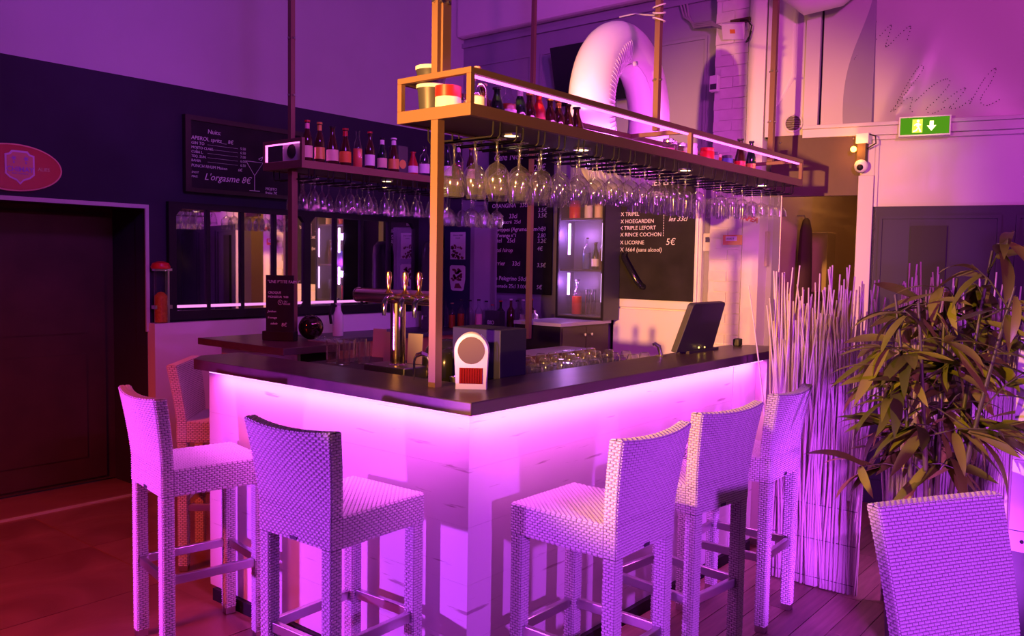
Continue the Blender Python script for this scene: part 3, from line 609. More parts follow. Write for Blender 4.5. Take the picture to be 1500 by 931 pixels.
# ------------------------------------------------------------------ wicker stools
def weave(g, pos, U, V, row=0.0098, stitch=0.022, h=0.0036, off=0.0):
    """one raised woven stitch per cell over the surface pos(u, v); U, V = its size in metres"""
    nv = max(1, round(V / row)); nu = max(1, round(U / stitch)); quads = []
    for j in range(nv):
        sh = 0.5 if j % 2 else 0.0
        for i in range(-1 if sh else 0, nu):
            a = max(0.0, (i + sh) / nu); b = min(1.0, (i + sh + 1) / nu)
            if b - a < 0.2 / nu: continue
            quads.append((a, b, j / nv, (j + 1) / nv))
    Q = np.array(quads); a, b, c, d = Q.T; wu = b - a; wv = d - c
    lay = []
    for (eu, ev, hh) in ((0.06, 0.10, off), (0.20, 0.26, off + h)):
        for (su, sv) in ((0, 0), (1, 0), (1, 1), (0, 1)):
            u = a + wu * (eu if su == 0 else 1 - eu); v = c + wv * (ev if sv == 0 else 1 - ev)
            p = pos(u, v); e = 1e-3; n = np.cross(pos(u + e, v) - p, pos(u, v + e) - p); n /= np.linalg.norm(n, axis=1)[:, None] + 1e-12
            lay.append(p + n * hh)
    vs = np.stack(lay, 1).reshape(-1, 3); o = len(g.v); g.v += [tuple(x) for x in vs.tolist()]
    for k in range(len(quads)):
        s = o + k * 8
        g.f += [(s + 4, s + 5, s + 6, s + 7), (s, s + 1, s + 5, s + 4), (s + 1, s + 2, s + 6, s + 5), (s + 2, s + 3, s + 7, s + 6), (s + 3, s, s + 4, s + 7)]; g.m += [0] * 5
def surf(g, pos, nu, nv, mi=1):
    u, v = np.meshgrid(np.linspace(0, 1, nu + 1), np.linspace(0, 1, nv + 1)); p = pos(u.ravel(), v.ravel())
    g.add(p.tolist(), [(j * (nu + 1) + i, j * (nu + 1) + i + 1, (j + 1) * (nu + 1) + i + 1, (j + 1) * (nu + 1) + i) for j in range(nv) for i in range(nu)], mi)
def quadpos(p0, pu, pv):
    p0, pu, pv = (np.array(q, float) for q in (p0, pu, pv))
    return lambda u, v: p0 + np.outer(u, pu) + np.outer(v, pv)
def panel(g, p0, pu, pv, **k):
    pos = quadpos(p0, pu, pv); surf(g, pos, 1, 1); weave(g, pos, np.linalg.norm(pu), np.linalg.norm(pv), **k)
def woven_box(g, a, b, faces='xXyYzZ', **k):
    (x0, y0, z0), (x1, y1, z1) = a, b; X, Y, Z = x1 - x0, y1 - y0, z1 - z0
    if 'x' in faces: panel(g, (x0, y1, z0), (0, -Y, 0), (0, 0, Z), **k)
    if 'X' in faces: panel(g, (x1, y0, z0), (0, Y, 0), (0, 0, Z), **k)
    if 'y' in faces: panel(g, (x0, y0, z0), (X, 0, 0), (0, 0, Z), **k)
    if 'Y' in faces: panel(g, (x1, y1, z0), (-X, 0, 0), (0, 0, Z), **k)
    if 'Z' in faces: panel(g, (x0, y0, z1), (X, 0, 0), (0, Y, 0), **k)
    if 'z' in faces: panel(g, (x0, y1, z0), (X, 0, 0), (0, -Y, 0), **k)
def wicker_seat(name, label, cat, ZS, APR, HB, HW, HD, bow, lean, foot, legw, group, ztop_bow=0.0, flare=0.022):
    t = thing(name, label, cat, (0, 0, 0), 0, group); WM = [M_WICK, M_CORE]; tk = 0.048
    g = G(); woven_box(g, (-HD, -HW, ZS - APR), (HD, HW, ZS), 'XyYZz'); obj('seat', g, WM, t)
    def halfw(v): return HW + flare * v
    def prof(v): # v along the back height 0..1 from apron bottom to the top
        z = (ZS - APR) + v * (HB - ZS + APR); s = np.clip((z - ZS) / (HB - ZS), 0, 1); return z, lean * s ** 1.35, s
    def rear(u, v):
        z, dx, s = prof(v); y = (1 - 2 * u) * halfw(s); x = -HD - tk - dx - bow * s * (1 - (1 - 2 * u) ** 2); return np.stack([x, y, z - ztop_bow * s ** 3 * (1 - (1 - 2 * u) ** 2)], -1)
    def front(u, v):
        z = ZS + v * (HB - ZS); s = v; y = (2 * u - 1) * halfw(s); x = -HD - lean * s ** 1.35 - bow * s * (1 - (1 - 2 * u) ** 2); return np.stack([x, y, z - ztop_bow * s ** 3 * (1 - (1 - 2 * u) ** 2)], -1)
    def side(sg):
        def f(u, v):
            z, dx, s = prof(v); y = sg * halfw(s); uu = u if sg < 0 else 1 - u; x = -HD - tk + tk * uu - dx; return np.stack([x, y + 0 * u, z], -1)
        return f
    def top(u, v):
        y = (2 * v - 1) * halfw(1.0); k = 1 - (1 - 2 * v) ** 2; x = -HD - tk - lean - bow * k + tk * u; return np.stack([x, y, HB - ztop_bow * k + 0.002 * np.sin(PI * np.clip(u, 0, 1))], -1)
    g = G(); VL = HB - ZS + APR
    surf(g, rear, 10, 12); weave(g, rear, 2 * HW, VL); surf(g, front, 10, 10); weave(g, front, 2 * HW, HB - ZS)
    for sg in (-1, 1): surf(g, side(sg), 1, 10); weave(g, side(sg), tk, VL, stitch=0.024)
    surf(g, lambda u, v: top(u, v), 4, 10); weave(g, lambda u, v: top(u, v), tk, 2 * HW, stitch=0.024)
    b = obj('backrest', g, WM, t)
    obj('maker_tag', G().box((-HD - tk - 0.0045, -0.018, ZS - APR + 0.004), (-HD - tk - 0.002, 0.018, ZS - APR + 0.016)), M_CHAR, b)
    for sx in (-1, 1):
        for sy in (-1, 1):
            cx = (HD - legw / 2 - 0.002) if sx > 0 else (-HD - tk + legw / 2 + 0.002); cyy = sy * (HW - legw / 2 - 0.002); l2 = legw / 2
            g = G(); woven_box(g, (cx - l2, cyy - l2, 0.035), (cx + l2, cyy + l2, ZS - APR - 0.002), 'xXyY', stitch=0.023)
            lg = obj('leg', g, WM, t); obj('foot_cap', G().box((cx - l2 + 0.001, cyy - l2 + 0.001, 0.007), (cx + l2 - 0.001, cyy + l2 - 0.001, 0.035)), M_STEEL, lg)
    if foot:
        z0, z1 = foot; xr = -HD - tk + legw + 0.002; xf = HD - legw - 0.002; yw = HW - legw - 0.002
        for sy in (-1, 1): obj('footrest_bar', G().box((xr - 0.01, sy * (HW - legw * 0.5) - 0.011, z0), (xf + 0.01, sy * (HW - legw * 0.5) + 0.011, z1)), M_STEEL, t, bevel=0.003)
        for xx in (HD - legw * 0.5, -HD - tk + legw * 0.5): obj('footrest_bar', G().box((xx - 0.011, -yw - 0.01, z0 + 0.002), (xx + 0.011, yw + 0.01, z1 + 0.002)), M_STEEL, t, bevel=0.003)
        g = G()
        for sx in (-1, 1):
            for sy in (-1, 1):
                cx = (HD - legw - 0.006) if sx > 0 else (-HD - tk + legw + 0.006); g.tube([(cx + 0.014 * math.cos(2 * PI * k / 12), sy * (HW - legw * 0.5), (z0 + z1) / 2 + 0.023 * math.sin(2 * PI * k / 12)) for k in range(12)], 0.0022, 5, closed=True)
        obj('cable_tie', g, M_PAPER, t)
    return t
GR = 'white wicker bar stools around the bar'
st = wicker_seat('bar_stool', 'white wicker bar stool facing the left panel, second from the dark doorway', 'stool', 0.80, 0.105, 1.097, 0.190, 0.197, 0.026, 0.038, (0.325, 0.362), 0.046, GR, 0.012, 0.036)
st.location = (-0.162, 0.450, 0); st.rotation_euler = (0, 0, math.radians(2))
dup(st, (-0.175, 1.39, 0), math.radians(-10), 'white wicker bar stool nearest the dark doorway with its back to the camera', GR)
dup(st, (0.440, 2.130, 0), math.radians(-45), 'white wicker bar stool turned sideways at the end of the bar by the wall', GR)
dup(st, (0.350, -0.251, 0), math.radians(89.5), 'white wicker bar stool right of the bar corner, first along the right panel', GR)
dup(st, (1.009, -0.233, 0), math.radians(83.5), 'white wicker bar stool in the middle of three along the right panel', GR)
dup(st, (1.643, -0.222, 0), math.radians(92), 'white wicker bar stool farthest along the right panel, beside the twig screen', GR)
ch = wicker_seat('dining_chair', 'white wicker dining chair close up in front of the bamboo plant', 'chair', 0.47, 0.11, 0.955, 0.225, 0.22, 0.004, 0.11, None, 0.05, None, 0.0)
ch.location = (0.475, -1.632, 0); ch.rotation_euler = (0, 0, math.radians(240))

# ------------------------------------------------------------------ things on and behind the bar
ht = thing('heater', 'white rounded fan heater with round hollow and red ribbed window on the bar', 'heater', (0.262, 0.235, 1.1735), math.radians(128))
g = G(); NA = 40
def hp(a, y, k=1.0):       # front outline: straight lower sides, round top
    w0 = 0.066; H = 0.216
    if a < 0.25: return (-w0 * (0.90 + 0.1 * a / 0.25), 0.02 + a / 0.25 * 0.125)
    if a > 0.75: return (w0 * (0.90 + 0.1 * (1 - a) / 0.25), 0.02 + (1 - a) / 0.25 * 0.125)
    b = PI - (a - 0.25) / 0.5 * PI; return (w0 * math.cos(b), 0.145 + (H - 0.145) * math.sin(b))
outl = [(-0.060, 0.0)] + [hp(k / NA, 0) for k in range(NA + 1)] + [(0.060, 0.0)]
cx, cz, ra, rb = 0.0, 0.148, 0.050, 0.052
n = len(outl)
ring = []
for i, (x, z_) in enumerate(outl): pass
# shell: back and sides by layers (y = depth; front at y = +)
layers = [(-0.055, 0.80), (-0.045, 0.93), (0.0, 1.0), (0.040, 1.0), (0.048, 0.96)]
vs = []; fs = []
for (yy, s) in layers: vs += [(x * s, yy, 0.10 + (z_ - 0.10) * s if z_ > 0.001 else 0.0) for x, z_ in outl]
for j in range(len(layers) - 1):
    for i in range(n - 1): fs.append((j * n + i, j * n + i + 1, (j + 1) * n + i + 1, (j + 1) * n + i))
fs.append(tuple(range(n)))
g.add(vs, fs)
# front plate with a round hole: stitched strips between outline and hole
hole = []
for i in range(n):
    x, z_ = layers[-1][1] * outl[i][0], 0.10 + (outl[i][1] - 0.10) * layers[-1][1] if outl[i][1] > 0.001 else 0.0
    a = math.atan2(z_ - cz, x - cx); hole.append((cx + ra * math.cos(a), cz + rb * math.sin(a)))
vs = [(layers[-1][1] * x, 0.048, 0.10 + (z_ - 0.10) * layers[-1][1] if z_ > 0.001 else 0.0) for x, z_ in outl] + [(x, 0.052, z_) for x, z_ in hole]
fs = [(i, i + 1, n + i + 1, n + i) for i in range(n - 1)]; fs.append((0, n, n + n - 1, n - 1)); g.add(vs, fs)
obj('shell', g, mat('white_plastic', (0.80, 0.76, 0.76), 0.3), ht, smooth=True)
g = G(); g.lathe([(0.0515, 0.0), (0.049, -0.006), (0.042, -0.022), (0.028, -0.034), (0.001, -0.040)], 32, M=Matrix.Rotation(-PI / 2, 4, 'X')); obj('hollow', g, mat('grey_bowl', (0.13, 0.09, 0.085), 0.5), ht, smooth=True, loc=(0, 0.0525, 0.148))
rl = obj('red_window', G().box((-0.044, 0.045, 0.022), (0.044, 0.052, 0.082)), mat('red_lens', (0.24, 0.012, 0.01), 0.2), ht)
g = G()
for k in range(9): g.box((-0.042 + k * 0.0096, 0.052, 0.024), (-0.0365 + k * 0.0096, 0.0545, 0.080))
obj('window_rib', g, MATS['red_lens'], rl)

# beer tap column with three taps
tp = thing('beer_tap', 'brass and steel beer tap column with three gold handles', 'beer tap', (0.60, 1.01, 1.111))
M_BRASS = mat('polished_copper_steel', (0.72, 0.55, 0.42), 0.18, 1.0)
obj('drip_tray', G().box((-0.09, -0.14, 0), (0.06, 0.14, 0.055)), M_STEEL, tp, bevel=0.006)
obj('column', G().lathe([(0.045, 0.055), (0.036, 0.062), (0.036, 0.345)], 24), M_BRASS, tp, smooth=True)
obj('cross_tube', G().tube([(0.0, 0.28, 0.375), (0.0, -0.24, 0.375)], 0.034, 24), M_BRASS, tp, smooth=True)
obj('cross_tube_cap', G().tube([(0.0, 0.285, 0.375), (0.0, 0.281, 0.375)], 0.037, 24), M_CHROME, tp)
for yy in (0.0, -0.11, -0.20):
    h = obj('tap', G().tube([(-0.03, yy, 0.372), (-0.07, yy, 0.37), (-0.085, yy, 0.355), (-0.088, yy, 0.29)], [0.014, 0.014, 0.013, 0.009], 12), M_CHROME, tp, smooth=True)
    obj('tap_handle', G().lathe([(0.016, 0.40), (0.020, 0.392), (0.008, 0.41), (0.011, 0.44), (0.015, 0.47), (0.012, 0.49), (0.001, 0.497)], 14, (-0.06, yy, 0)), mat('gold', (0.85, 0.50, 0.18), 0.2, 1.0), h, smooth=True)
# coil napkin holder
g = G()
for k in range(10):
    y = -0.052 + k * 0.0115; g.tube([(-0.03, y, 0.003), (-0.03, y, 0.075), (-0.022, y, 0.095), (0, y, 0.104), (0.022, y, 0.095), (0.03, y, 0.075), (0.03, y, 0.003)], 0.0042, 8)
tag(obj('coil_holder', g, M_CHROME, loc=(0.298, 0.545, 1.1735), rot=(0, 0, math.radians(-45)), smooth=True), 'chrome coil napkin holder on the bar left of the front post', 'napkin holder')
# dark domed press and small things behind
dm = thing('dome_press', 'black domed machine with pale metal rim behind the coil holder', 'appliance', (0.80, 0.88, 1.111))
obj('dome', G().lathe([(0.12, 0.03), (0.118, 0.08), (0.10, 0.13), (0.06, 0.165), (0.001, 0.175)], 28), mat('black_enamel', (0.015, 0.014, 0.018), 0.2), dm, smooth=True)
obj('metal_rim', G().lathe([(0.13, 0), (0.135, 0.012), (0.13, 0.032), (0.115, 0.034)], 28).tube([(-0.125, 0, 0.03), (-0.105, 0, 0.11), (-0.05, 0, 0.165)], 0.011, 8), M_BRASS, dm, smooth=True)
mg = thing('coffee_pot', 'black round pot with steel spout half hidden behind the front post', 'pot', (0.63, 0.715, 1.111))
obj('pot_body', G().lathe([(0.035, 0), (0.05, 0.03), (0.055, 0.08), (0.045, 0.13), (0.02, 0.15), (0.001, 0.152)], 22), MATS['black_enamel'], mg, smooth=True); obj('spout', G().tube([(0.03, -0.03, 0.06), (0.055, -0.055, 0.09), (0.065, -0.065, 0.12)], [0.012, 0.01, 0.008], 10), M_STEEL, mg, smooth=True)
cu = tag(obj('steel_cup', G().lathe([(0.022, 0), (0.03, 0.06), (0.028, 0.06), (0.02, 0.004), (0.001, 0.004)], 18), M_STEEL, loc=(0.46, 0.50, 1.111), smooth=True), 'small steel cup left of the white heater', 'cup')
# tumblers and menu cards behind the left arm
tmb = None
for i, (x, y) in enumerate(((0.70, 1.52), (0.78, 1.58), (0.70, 1.62), (0.80, 1.48), (0.88, 1.60))):
    if tmb is None: tmb = tag(obj('tumbler', G().lathe([(0.001, 0.002), (0.030, 0.001), (0.033, 0.12), (0.031, 0.12), (0.028, 0.008)], 18, cap=False), M_GLASS, smooth=True), 'tall clear tumbler standing behind the left arm of the bar', 'glass', 'tumblers behind the bar'); o = tmb
    else: o = tmb.copy(); COL.objects.link(o)
    o.location = (x, y, 1.111)
for i, (x, y, a, lb) in enumerate(((1.06, 1.66, 0.2, 'tall white menu card leaning behind the tumblers, nearest the wing counter'), (0.96, 1.46, 0.1, 'tall white menu card in the middle behind the tumblers'), (0.99, 1.30, 0.25, 'tall white menu card nearest the tap column'))):
    o = tag(obj('menu_card', G().box((0, -0.045, 0), (0.004, 0.045, 0.16)), mat('card_stock', (0.72, 0.66, 0.62), 0.6), rot=(0, 0.08, a)), lb, 'menu'); o.location = (x, y, 1.111)
# chalk sign and glass globe on the wing counter
sg = thing('table_sign', 'small black chalk sign on a dark block on the wing counter', 'sign', (0.86, 2.30, 1.1725), math.radians(-62))
obj('sign_foot', G().box((-0.10, -0.03, 0), (0.10, 0.03, 0.055)), M_DARK, sg, bevel=0.003)
obj('slate', G().box((-0.087, -0.006, 0.054), (0.087, 0.006, 0.385)), M_SLATE, sg)
FS = frame_M((-0.087, -0.0065, 0.054), (1, 0, 0), (0, 0, 1))
chalk_lines([(0.012, 0.285, 0.024, '"UNE P\'TITE FAIM ?"', 0), (0.015, 0.222, 0.020, 'CROQUE', 0), (0.015, 0.198, 0.018, 'MONSIEUR  9.00', 0), (0.115, 0.172, 0.014, 'OU', 0), (0.11, 0.158, 0.014, 'VEGGIE', 0), (0.012, 0.112, 0.018, 'Jambon', 0.3), (0.012, 0.075, 0.018, 'fromage', 0.3), (0.03, 0.04, 0.018, 'salade', 0.3), (0.10, 0.03, 0.03, '8\u20ac', 0.1)], FS, sg)
g = G(); g.tube([(0.093 + 0.014 * math.cos(2 * PI * k / 16), 0.172 + 0.014 * math.sin(2 * PI * k / 16), 0.002) for k in range(16)], 0.0012, 4, closed=True); g.v = [tuple(FS @ Vector(v)) for v in g.v]; obj('veggie_mark', g, M_CHALK, sg)
text('V', 0.02, FS @ Matrix.Translation((0.087, 0.165, 0.002)), M_CHALK, sg)
tag(obj('globe', G().sphere((0, 0, 0.074), 0.074, 32, 20), mat('dark_globe', (0.10, 0.06, 0.06), 0.04, 0.9), loc=(1.035, 2.235, 1.1725), smooth=True), 'dark mirror globe beside the small chalk sign on the wing counter', 'globe')
g = G()
tray = thing('bead_tray', 'blue-grey tray of small glass pieces on the wing counter', 'tray', (1.03, 2.02, 1.1725))
obj('tray_plate', G().box((-0.06, -0.10, 0), (0.07, 0.16, 0.006)), mat('blue_grey', (0.25, 0.28, 0.42), 0.3), tray)
for k in range(26): g.sphere((random.uniform(-0.05, 0.06), random.uniform(-0.09, 0.15), 0.018), 0.012, 8, 6)
b = obj('glass_pieces', g, M_GLASS2, tray, smooth=True); b['kind'] = 'stuff'
# till screen on the right arm
ps = thing('till_screen', 'black till monitor seen from behind on the right arm of the bar', 'monitor', (2.20, 0.27, 1.1735))
# slab leaning back: bottom edge near the bar end, top edge further along
slab = [(-0.28, -0.015, 0.012), (0.16, -0.015, 0.012), (0.20, -0.06, 0.25), (0.205, -0.062, 0.262), (0.19, -0.066, 0.275), (-0.17, -0.066, 0.275), (-0.19, -0.062, 0.265)]
nrm = Vector((0.0, 0.97, 0.2)); n = len(slab)
g = G(); g.add(slab + [tuple(Vector(p) + nrm * 0.035) for p in slab], [tuple(range(n)), tuple(reversed(range(n, 2 * n)))] + [(k, n + k, n + (k + 1) % n, (k + 1) % n) for k in range(n)])
obj('screen_shell', g, mat('till_plastic', (0.045, 0.04, 0.045), 0.45), ps, bevel=0.004)
obj('stand', G().box((-0.16, -0.03, 0), (0.20, 0.05, 0.014)).tube([(0.14, -0.0, 0.032), (0.02, -0.0, 0.10)], 0.016, 8), MATS['till_plastic'], ps)
g = G(); g.sphere((-0.05, -0.031, 0.028), 0.005, 8, 6); g.sphere((0.02, -0.031, 0.026), 0.004, 8, 6); obj('status_light', g, emis('amber_led', (1.0, 0.55, 0.1), 6), ps)
g = G(); g.tube([(0, 0, 0), (-0.012, 0.008, 0.05), (-0.034, 0.02, 0.066), (-0.044, 0.026, 0.062)], [0.011, 0.011, 0.009, 0.008], 10); g.box((-0.02, -0.02, -0.001), (0.02, 0.02, 0.004))
tag(obj('spout_tap', g, M_STEEL, loc=(1.84, 0.30, 1.1735), smooth=True), 'small steel spout on the bar edge left of the till monitor', 'tap')
tag(obj('card_reader', G().box((-0.03, -0.02, 0), (0.03, 0.02, 0.045)), M_CHAR, loc=(2.70, 0.26, 1.1735), bevel=0.008), 'small black card reader right of the till monitor', 'card reader')
# clear screen standing at the end of the bar
sc_ = thing('clear_screen', 'clear plastic screen standing at the far end of the bar', 'screen', (2.80, 0.06, 1.1735))
obj('clear_sheet', G().box((-0.002, 0.0, 0), (0.002, 0.52, 0.905)), M_PANE, sc_); obj('bright_edge', G().box((-0.003, -0.004, 0), (0.003, 0.0, 0.905)), mat('edge_glow_acrylic', (0.85, 0.72, 0.5), 0.2), sc_)
# bench with upside-down glasses behind the right arm
bn = thing('glass_bench', 'light wooden-edged bench with washed glasses behind the right arm', 'bench', (2.37, 1.62, 0))
obj('bench_top', G().box((-0.5, 0, 0.99), (0.80, 0.28, 1.02)), mat('lilac_top', (0.42, 0.38, 0.50), 0.3), bn); obj('bench_edge', G().box((-0.5, -0.012, 0.96), (0.80, 0.0, 1.02)).box((0.80, -0.012, 0.96), (0.815, 0.28, 1.02)), M_WOOD, bn)
for xx, yy in ((0.76, 0.0), (0.76, 0.24), (-0.48, 0.0), (-0.48, 0.24)): obj('leg', G().box((xx, yy, 0), (xx + 0.04, yy + 0.03, 0.96)), M_WOOD, bn)
obj('back_board', G().box((-0.46, 0.25, 0.5), (0.76, 0.265, 0.955)), M_WOOD, bn)
rk = thing('rack_counter', 'low counter behind the right arm carrying rows of upturned glasses', 'counter', (1.0, 0.62, 0)); obj('rack_top', G().box((0.1, -0.05, 1.0), (1.6, 0.62, 1.03)), M_CHAR, rk); obj('rack_body', G().box((0.12, -0.03, 0), (1.58, 0.6, 1.0)), M_DARK, rk)
gl = None
for i in range(9):
    for j in range(4):
        x = 1.30 + i * 0.135 + random.uniform(-0.01, 0.01); y = 0.72 + j * 0.13
        if gl is None: gl = tag(obj('upturned_glass', G().lathe([(0.034, 0), (0.036, 0.05), (0.030, 0.082), (0.024, 0.088), (0.001, 0.086)], 16, cap=False), M_GLASS, smooth=True), 'short clear glass standing upside down behind the right arm of the bar', 'glass', 'upturned glasses behind the bar'); o = gl
        else: o = gl.copy(); COL.objects.link(o)
        o.location = (x, y, 1.0305)

# ------------------------------------------------------------------ back bar along the walls
wc = thing('wall_counter', 'long back counter under the wall mirror with white splashback', 'counter', (0, 0, 0))
obj('counter_top', G().box((1.35, 3.18, 1.015), (4.02, 3.68, 1.05)).box((3.45, 1.92 + 0.48, 1.015), (4.02, 3.18, 1.05)), M_CHAR, wc, bevel=0.003); obj('counter_body', G().box((1.37, 3.22, 0), (4.0, 3.66, 1.015)).box((3.49, 2.42, 0), (4.0, 3.22, 1.015)), mat('orange_wood', (0.42, 0.20, 0.08), 0.5), wc)
struct('trim_7', G().box((0.83, 3.70, 0), (3.46, 3.80, 1.19)), M_WHITE)
# mirror: dark frame, chamfered panes
mr = thing('wall_mirror', 'wide black-framed workshop mirror with upright bars on the left wall', 'mirror', (0, 3.80, 0))
x0, x1, z0, z1 = 0.97, 3.42, 1.205, 2.045
obj('mirror_glass', G().box((x0 + 0.03, -0.022, z0 + 0.03), (x1 - 0.03, -0.010, z1 - 0.03)), M_MIRROR, mr)
g = G().box((x0, -0.045, z0), (x1, -0.008, z0 + 0.065)).box((x0, -0.045, z1 - 0.045), (x1, -0.008, z1)).box((x0, -0.045, z0 + 0.065), (x0 + 0.055, -0.008, z1 - 0.045)).box((x1 - 0.05, -0.045, z0 + 0.065), (x1, -0.008, z1 - 0.045)).box((2.135, -0.045, z0 + 0.065), (2.195, -0.008, z1 - 0.045))
for (a, b, s) in ((x0 + 0.055, z1 - 0.045, 1), (2.135, z1 - 0.045, -1), (2.195, z1 - 0.045, 1), (2.135, z0 + 0.065, -1), (x1 - 0.05, z1 - 0.045, -1)):
    dz = -0.05 if b > 1.6 else 0.05; tri = [(a, b), (a + s * 0.045, b), (a, b + dz)]
    g.add([(p[0], -0.044, p[1]) for p in tri] + [(p[0], -0.01, p[1]) for p in tri], [(0, 1, 2), (3, 5, 4), (0, 3, 4, 1), (1, 4, 5, 2), (2, 5, 3, 0)])
obj('mirror_frame', g, M_DARK, mr)
for x in (1.265, 1.55, 1.84, 2.44, 2.73, 3.05): obj('glazing_bar', G().box((x, -0.042, z0 + 0.06), (x + 0.028, -0.009, z1 - 0.04)), M_DARK, mr)
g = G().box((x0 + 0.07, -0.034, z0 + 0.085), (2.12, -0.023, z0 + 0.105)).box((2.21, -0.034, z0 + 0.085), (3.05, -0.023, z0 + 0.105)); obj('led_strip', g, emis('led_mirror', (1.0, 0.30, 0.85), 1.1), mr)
# nut dispenser on the splashback ledge
nd = thing('nut_dispenser', 'clear nut dispenser with red lid standing left of the mirror', 'dispenser', (0.90, 3.745, 1.19))
obj('cylinder', G().lathe([(0.045, 0.0), (0.048, 0.01), (0.048, 0.38)], 22), M_GLASS2, nd, smooth=True); obj('nuts', G().lathe([(0.043, 0.006), (0.044, 0.19), (0.02, 0.215), (0.001, 0.22)], 18), mat('roast_nuts', (0.62, 0.22, 0.02), 0.6, noise=((60, 60, 60), (0.45, 0.12, 0.01))), nd, smooth=True)
obj('lid', G().lathe([(0.062, 0.38), (0.066, 0.395), (0.055, 0.42), (0.02, 0.432), (0.001, 0.433)], 22), M_RED, nd, smooth=True); obj('bracket', G().box((-0.055, -0.02, 0.10), (0.075, 0.03, 0.125)).box((0.045, -0.01, 0.0), (0.06, 0.02, 0.375)).box((-0.05, -0.02, 0.365), (0.075, 0.03, 0.383)), M_STEEL, nd)
# bottles on the back counter
CAPK = M_DARK
BB = [(3.481, 0.24, 'clear spirit bottle just right of the front post on the back counter', M_GLASS2, None, None),
      (3.395, 0.20, 'short clear bottle with brown stopper on the back counter', M_GLASS2, M_LIQA, mat('cork', (0.35, 0.2, 0.1), 0.7)),
      (3.284, 0.235, 'bottle with amber spirit in the row below the coffee stickers', M_GLASS2, M_LIQA, CAPK),
      (3.176, 0.235, 'clear bottle right of the amber one on the back counter', M_GLASS2, None, CAPK),
      (3.070, 0.245, 'clear square-shouldered bottle with black cap on the back counter', M_GLASS2, M_PINKP, CAPK),
      (3.198, 0.22, 'clear bottle with small black stopper under the menu board', M_GLASS2, None, CAPK),
      (3.124, 0.19, 'small bottle with dark red cap and green label on the back counter', M_GLASS2, M_CREAM, M_REDF),
      (3.026, 0.23, 'bottle with bright red cap behind the black carton', M_GREENG, None, M_RED),
      (2.906, 0.25, 'black bottle with pale pourer on the back counter', M_BEERG, None, M_PAPER),
      (2.834, 0.24, 'clear bottle with black pourer on the back counter', M_GLASS2, None, CAPK),
      (2.764, 0.25, 'clear bottle with red oval label on the back counter', M_GLASS2, M_PAPER, M_PAPER),
      (2.672, 0.26, 'brown bottle half hidden by the thin rear post on the back counter', M_BEERG, M_ORL, M_REDF)]
for i, (y, h, lb, gm, lq, ca) in enumerate(BB):
    bottle(3.50 if i < 5 else 3.75, y, 1.0505, h + 0.03, lb, 'spirit', gm, M_PAPER if 'label' in lb else None, None, ca, lq, 'bottles on the back counter', lz=(0.1, 0.4), r=0.034)
t = tag(obj('drinks_carton', G().box((3.62, 2.93, 1.0505), (3.70, 3.10, 1.22)), M_CHAR, bevel=0.003), 'black printed carton among bottles on the back counter', 'carton')
text('BIO', 0.05, frame_M((3.619, 3.07, 1.10), (0, -1, 0), (0, 0, 1)), M_CHALK, t)
sk = thing('shaker', 'clear cocktail shaker with dark lid right of the thin rear post', 'shaker', (3.55, 2.48, 1.0505)); obj('shaker_body', G().lathe([(0.032, 0), (0.042, 0.13), (0.040, 0.13)], 18), M_GLASS2, sk, smooth=True); obj('pink_filling', G().lathe([(0.029, 0.004), (0.035, 0.08)], 16), M_PINKP, sk, smooth=True); obj('shaker_lid', G().lathe([(0.043, 0.13), (0.034, 0.165), (0.016, 0.18), (0.016, 0.205), (0.001, 0.206)], 18), M_STEEL, sk, smooth=True)
# corner machine with two stickers
cm = thing('coffee_machine', 'tall dark blue cabinet with two pale coffee stickers in the corner', 'vending machine', (3.64, 3.27, 1.051))
obj('machine_body', G().box((-0.02, 0.02, 0), (0.30, 0.345, 0.93)), mat('deep_blue', (0.02, 0.02, 0.07), 0.4), cm); obj('pale_edge', G().box((-0.02, -0.030, -0.0), (0.30, 0.018, 0.93)), M_GREYP, cm)
def sticker(w_, h_, y, z, shape):
    Mf = frame_M((-0.0205, y, z), (0, -1, 0), (0, 0, 1)); g = G()
    if shape == 'cup': g.prism([(0.1 * w_, 0.05 * h_), (0.2 * w_, 0), (0.8 * w_, 0), (0.9 * w_, 0.05 * h_), (w_, 0.45 * h_), (w_, 0.95 * h_), (0.9 * w_, h_), (0.1 * w_, h_), (0, 0.95 * h_), (0, 0.45 * h_)], 0, 0.0012, 0, Mf)
    else: g.prism([(0, 0), (w_, 0), (w_, h_), (0, h_)], 0, 0.0012, 0, Mf)
    o = obj('sticker', g, M_PAPER, cm); g = G()
    for k in range(26):
        x = random.uniform(0.12, 0.8) * w_; zz = random.uniform(0.05 if shape != 'cup' else 0.42, 0.52 if shape != 'cup' else 0.88) * h_; a = random.uniform(0, 3); q = random.uniform(0.012, 0.024)
        g.prism([(x + q * math.cos(a + b), zz + q * 0.7 * math.sin(a + b)) for b in (0, 0.9, 2.2, 3.1, 4.4)], 0.0012, 0.0018, 0, Mf)
    if shape == 'cup': g.prism([(0.3 * w_, 0.1 * h_), (0.8 * w_, 0.1 * h_), (0.6 * w_, 0.3 * h_), (0.38 * w_, 0.28 * h_)], 0.0012, 0.0018, 0, Mf)
    else:
        for k in range(2): text(('MOKA & CREME', 'CHAUD')[k], 0.017, Mf @ Matrix.Translation((w_ / 2, h_ * (0.86 - 0.10 * k), 0.0015)), M_CHAR, o, 0, 'CENTER')
    obj('printed_motif', g, mat('coffee_print', (0.20, 0.06, 0.06), 0.7), o)
sticker(0.190, 0.250, 0.27, 0.625, 'rect'); sticker(0.195, 0.235, 0.272, 0.335, 'cup')
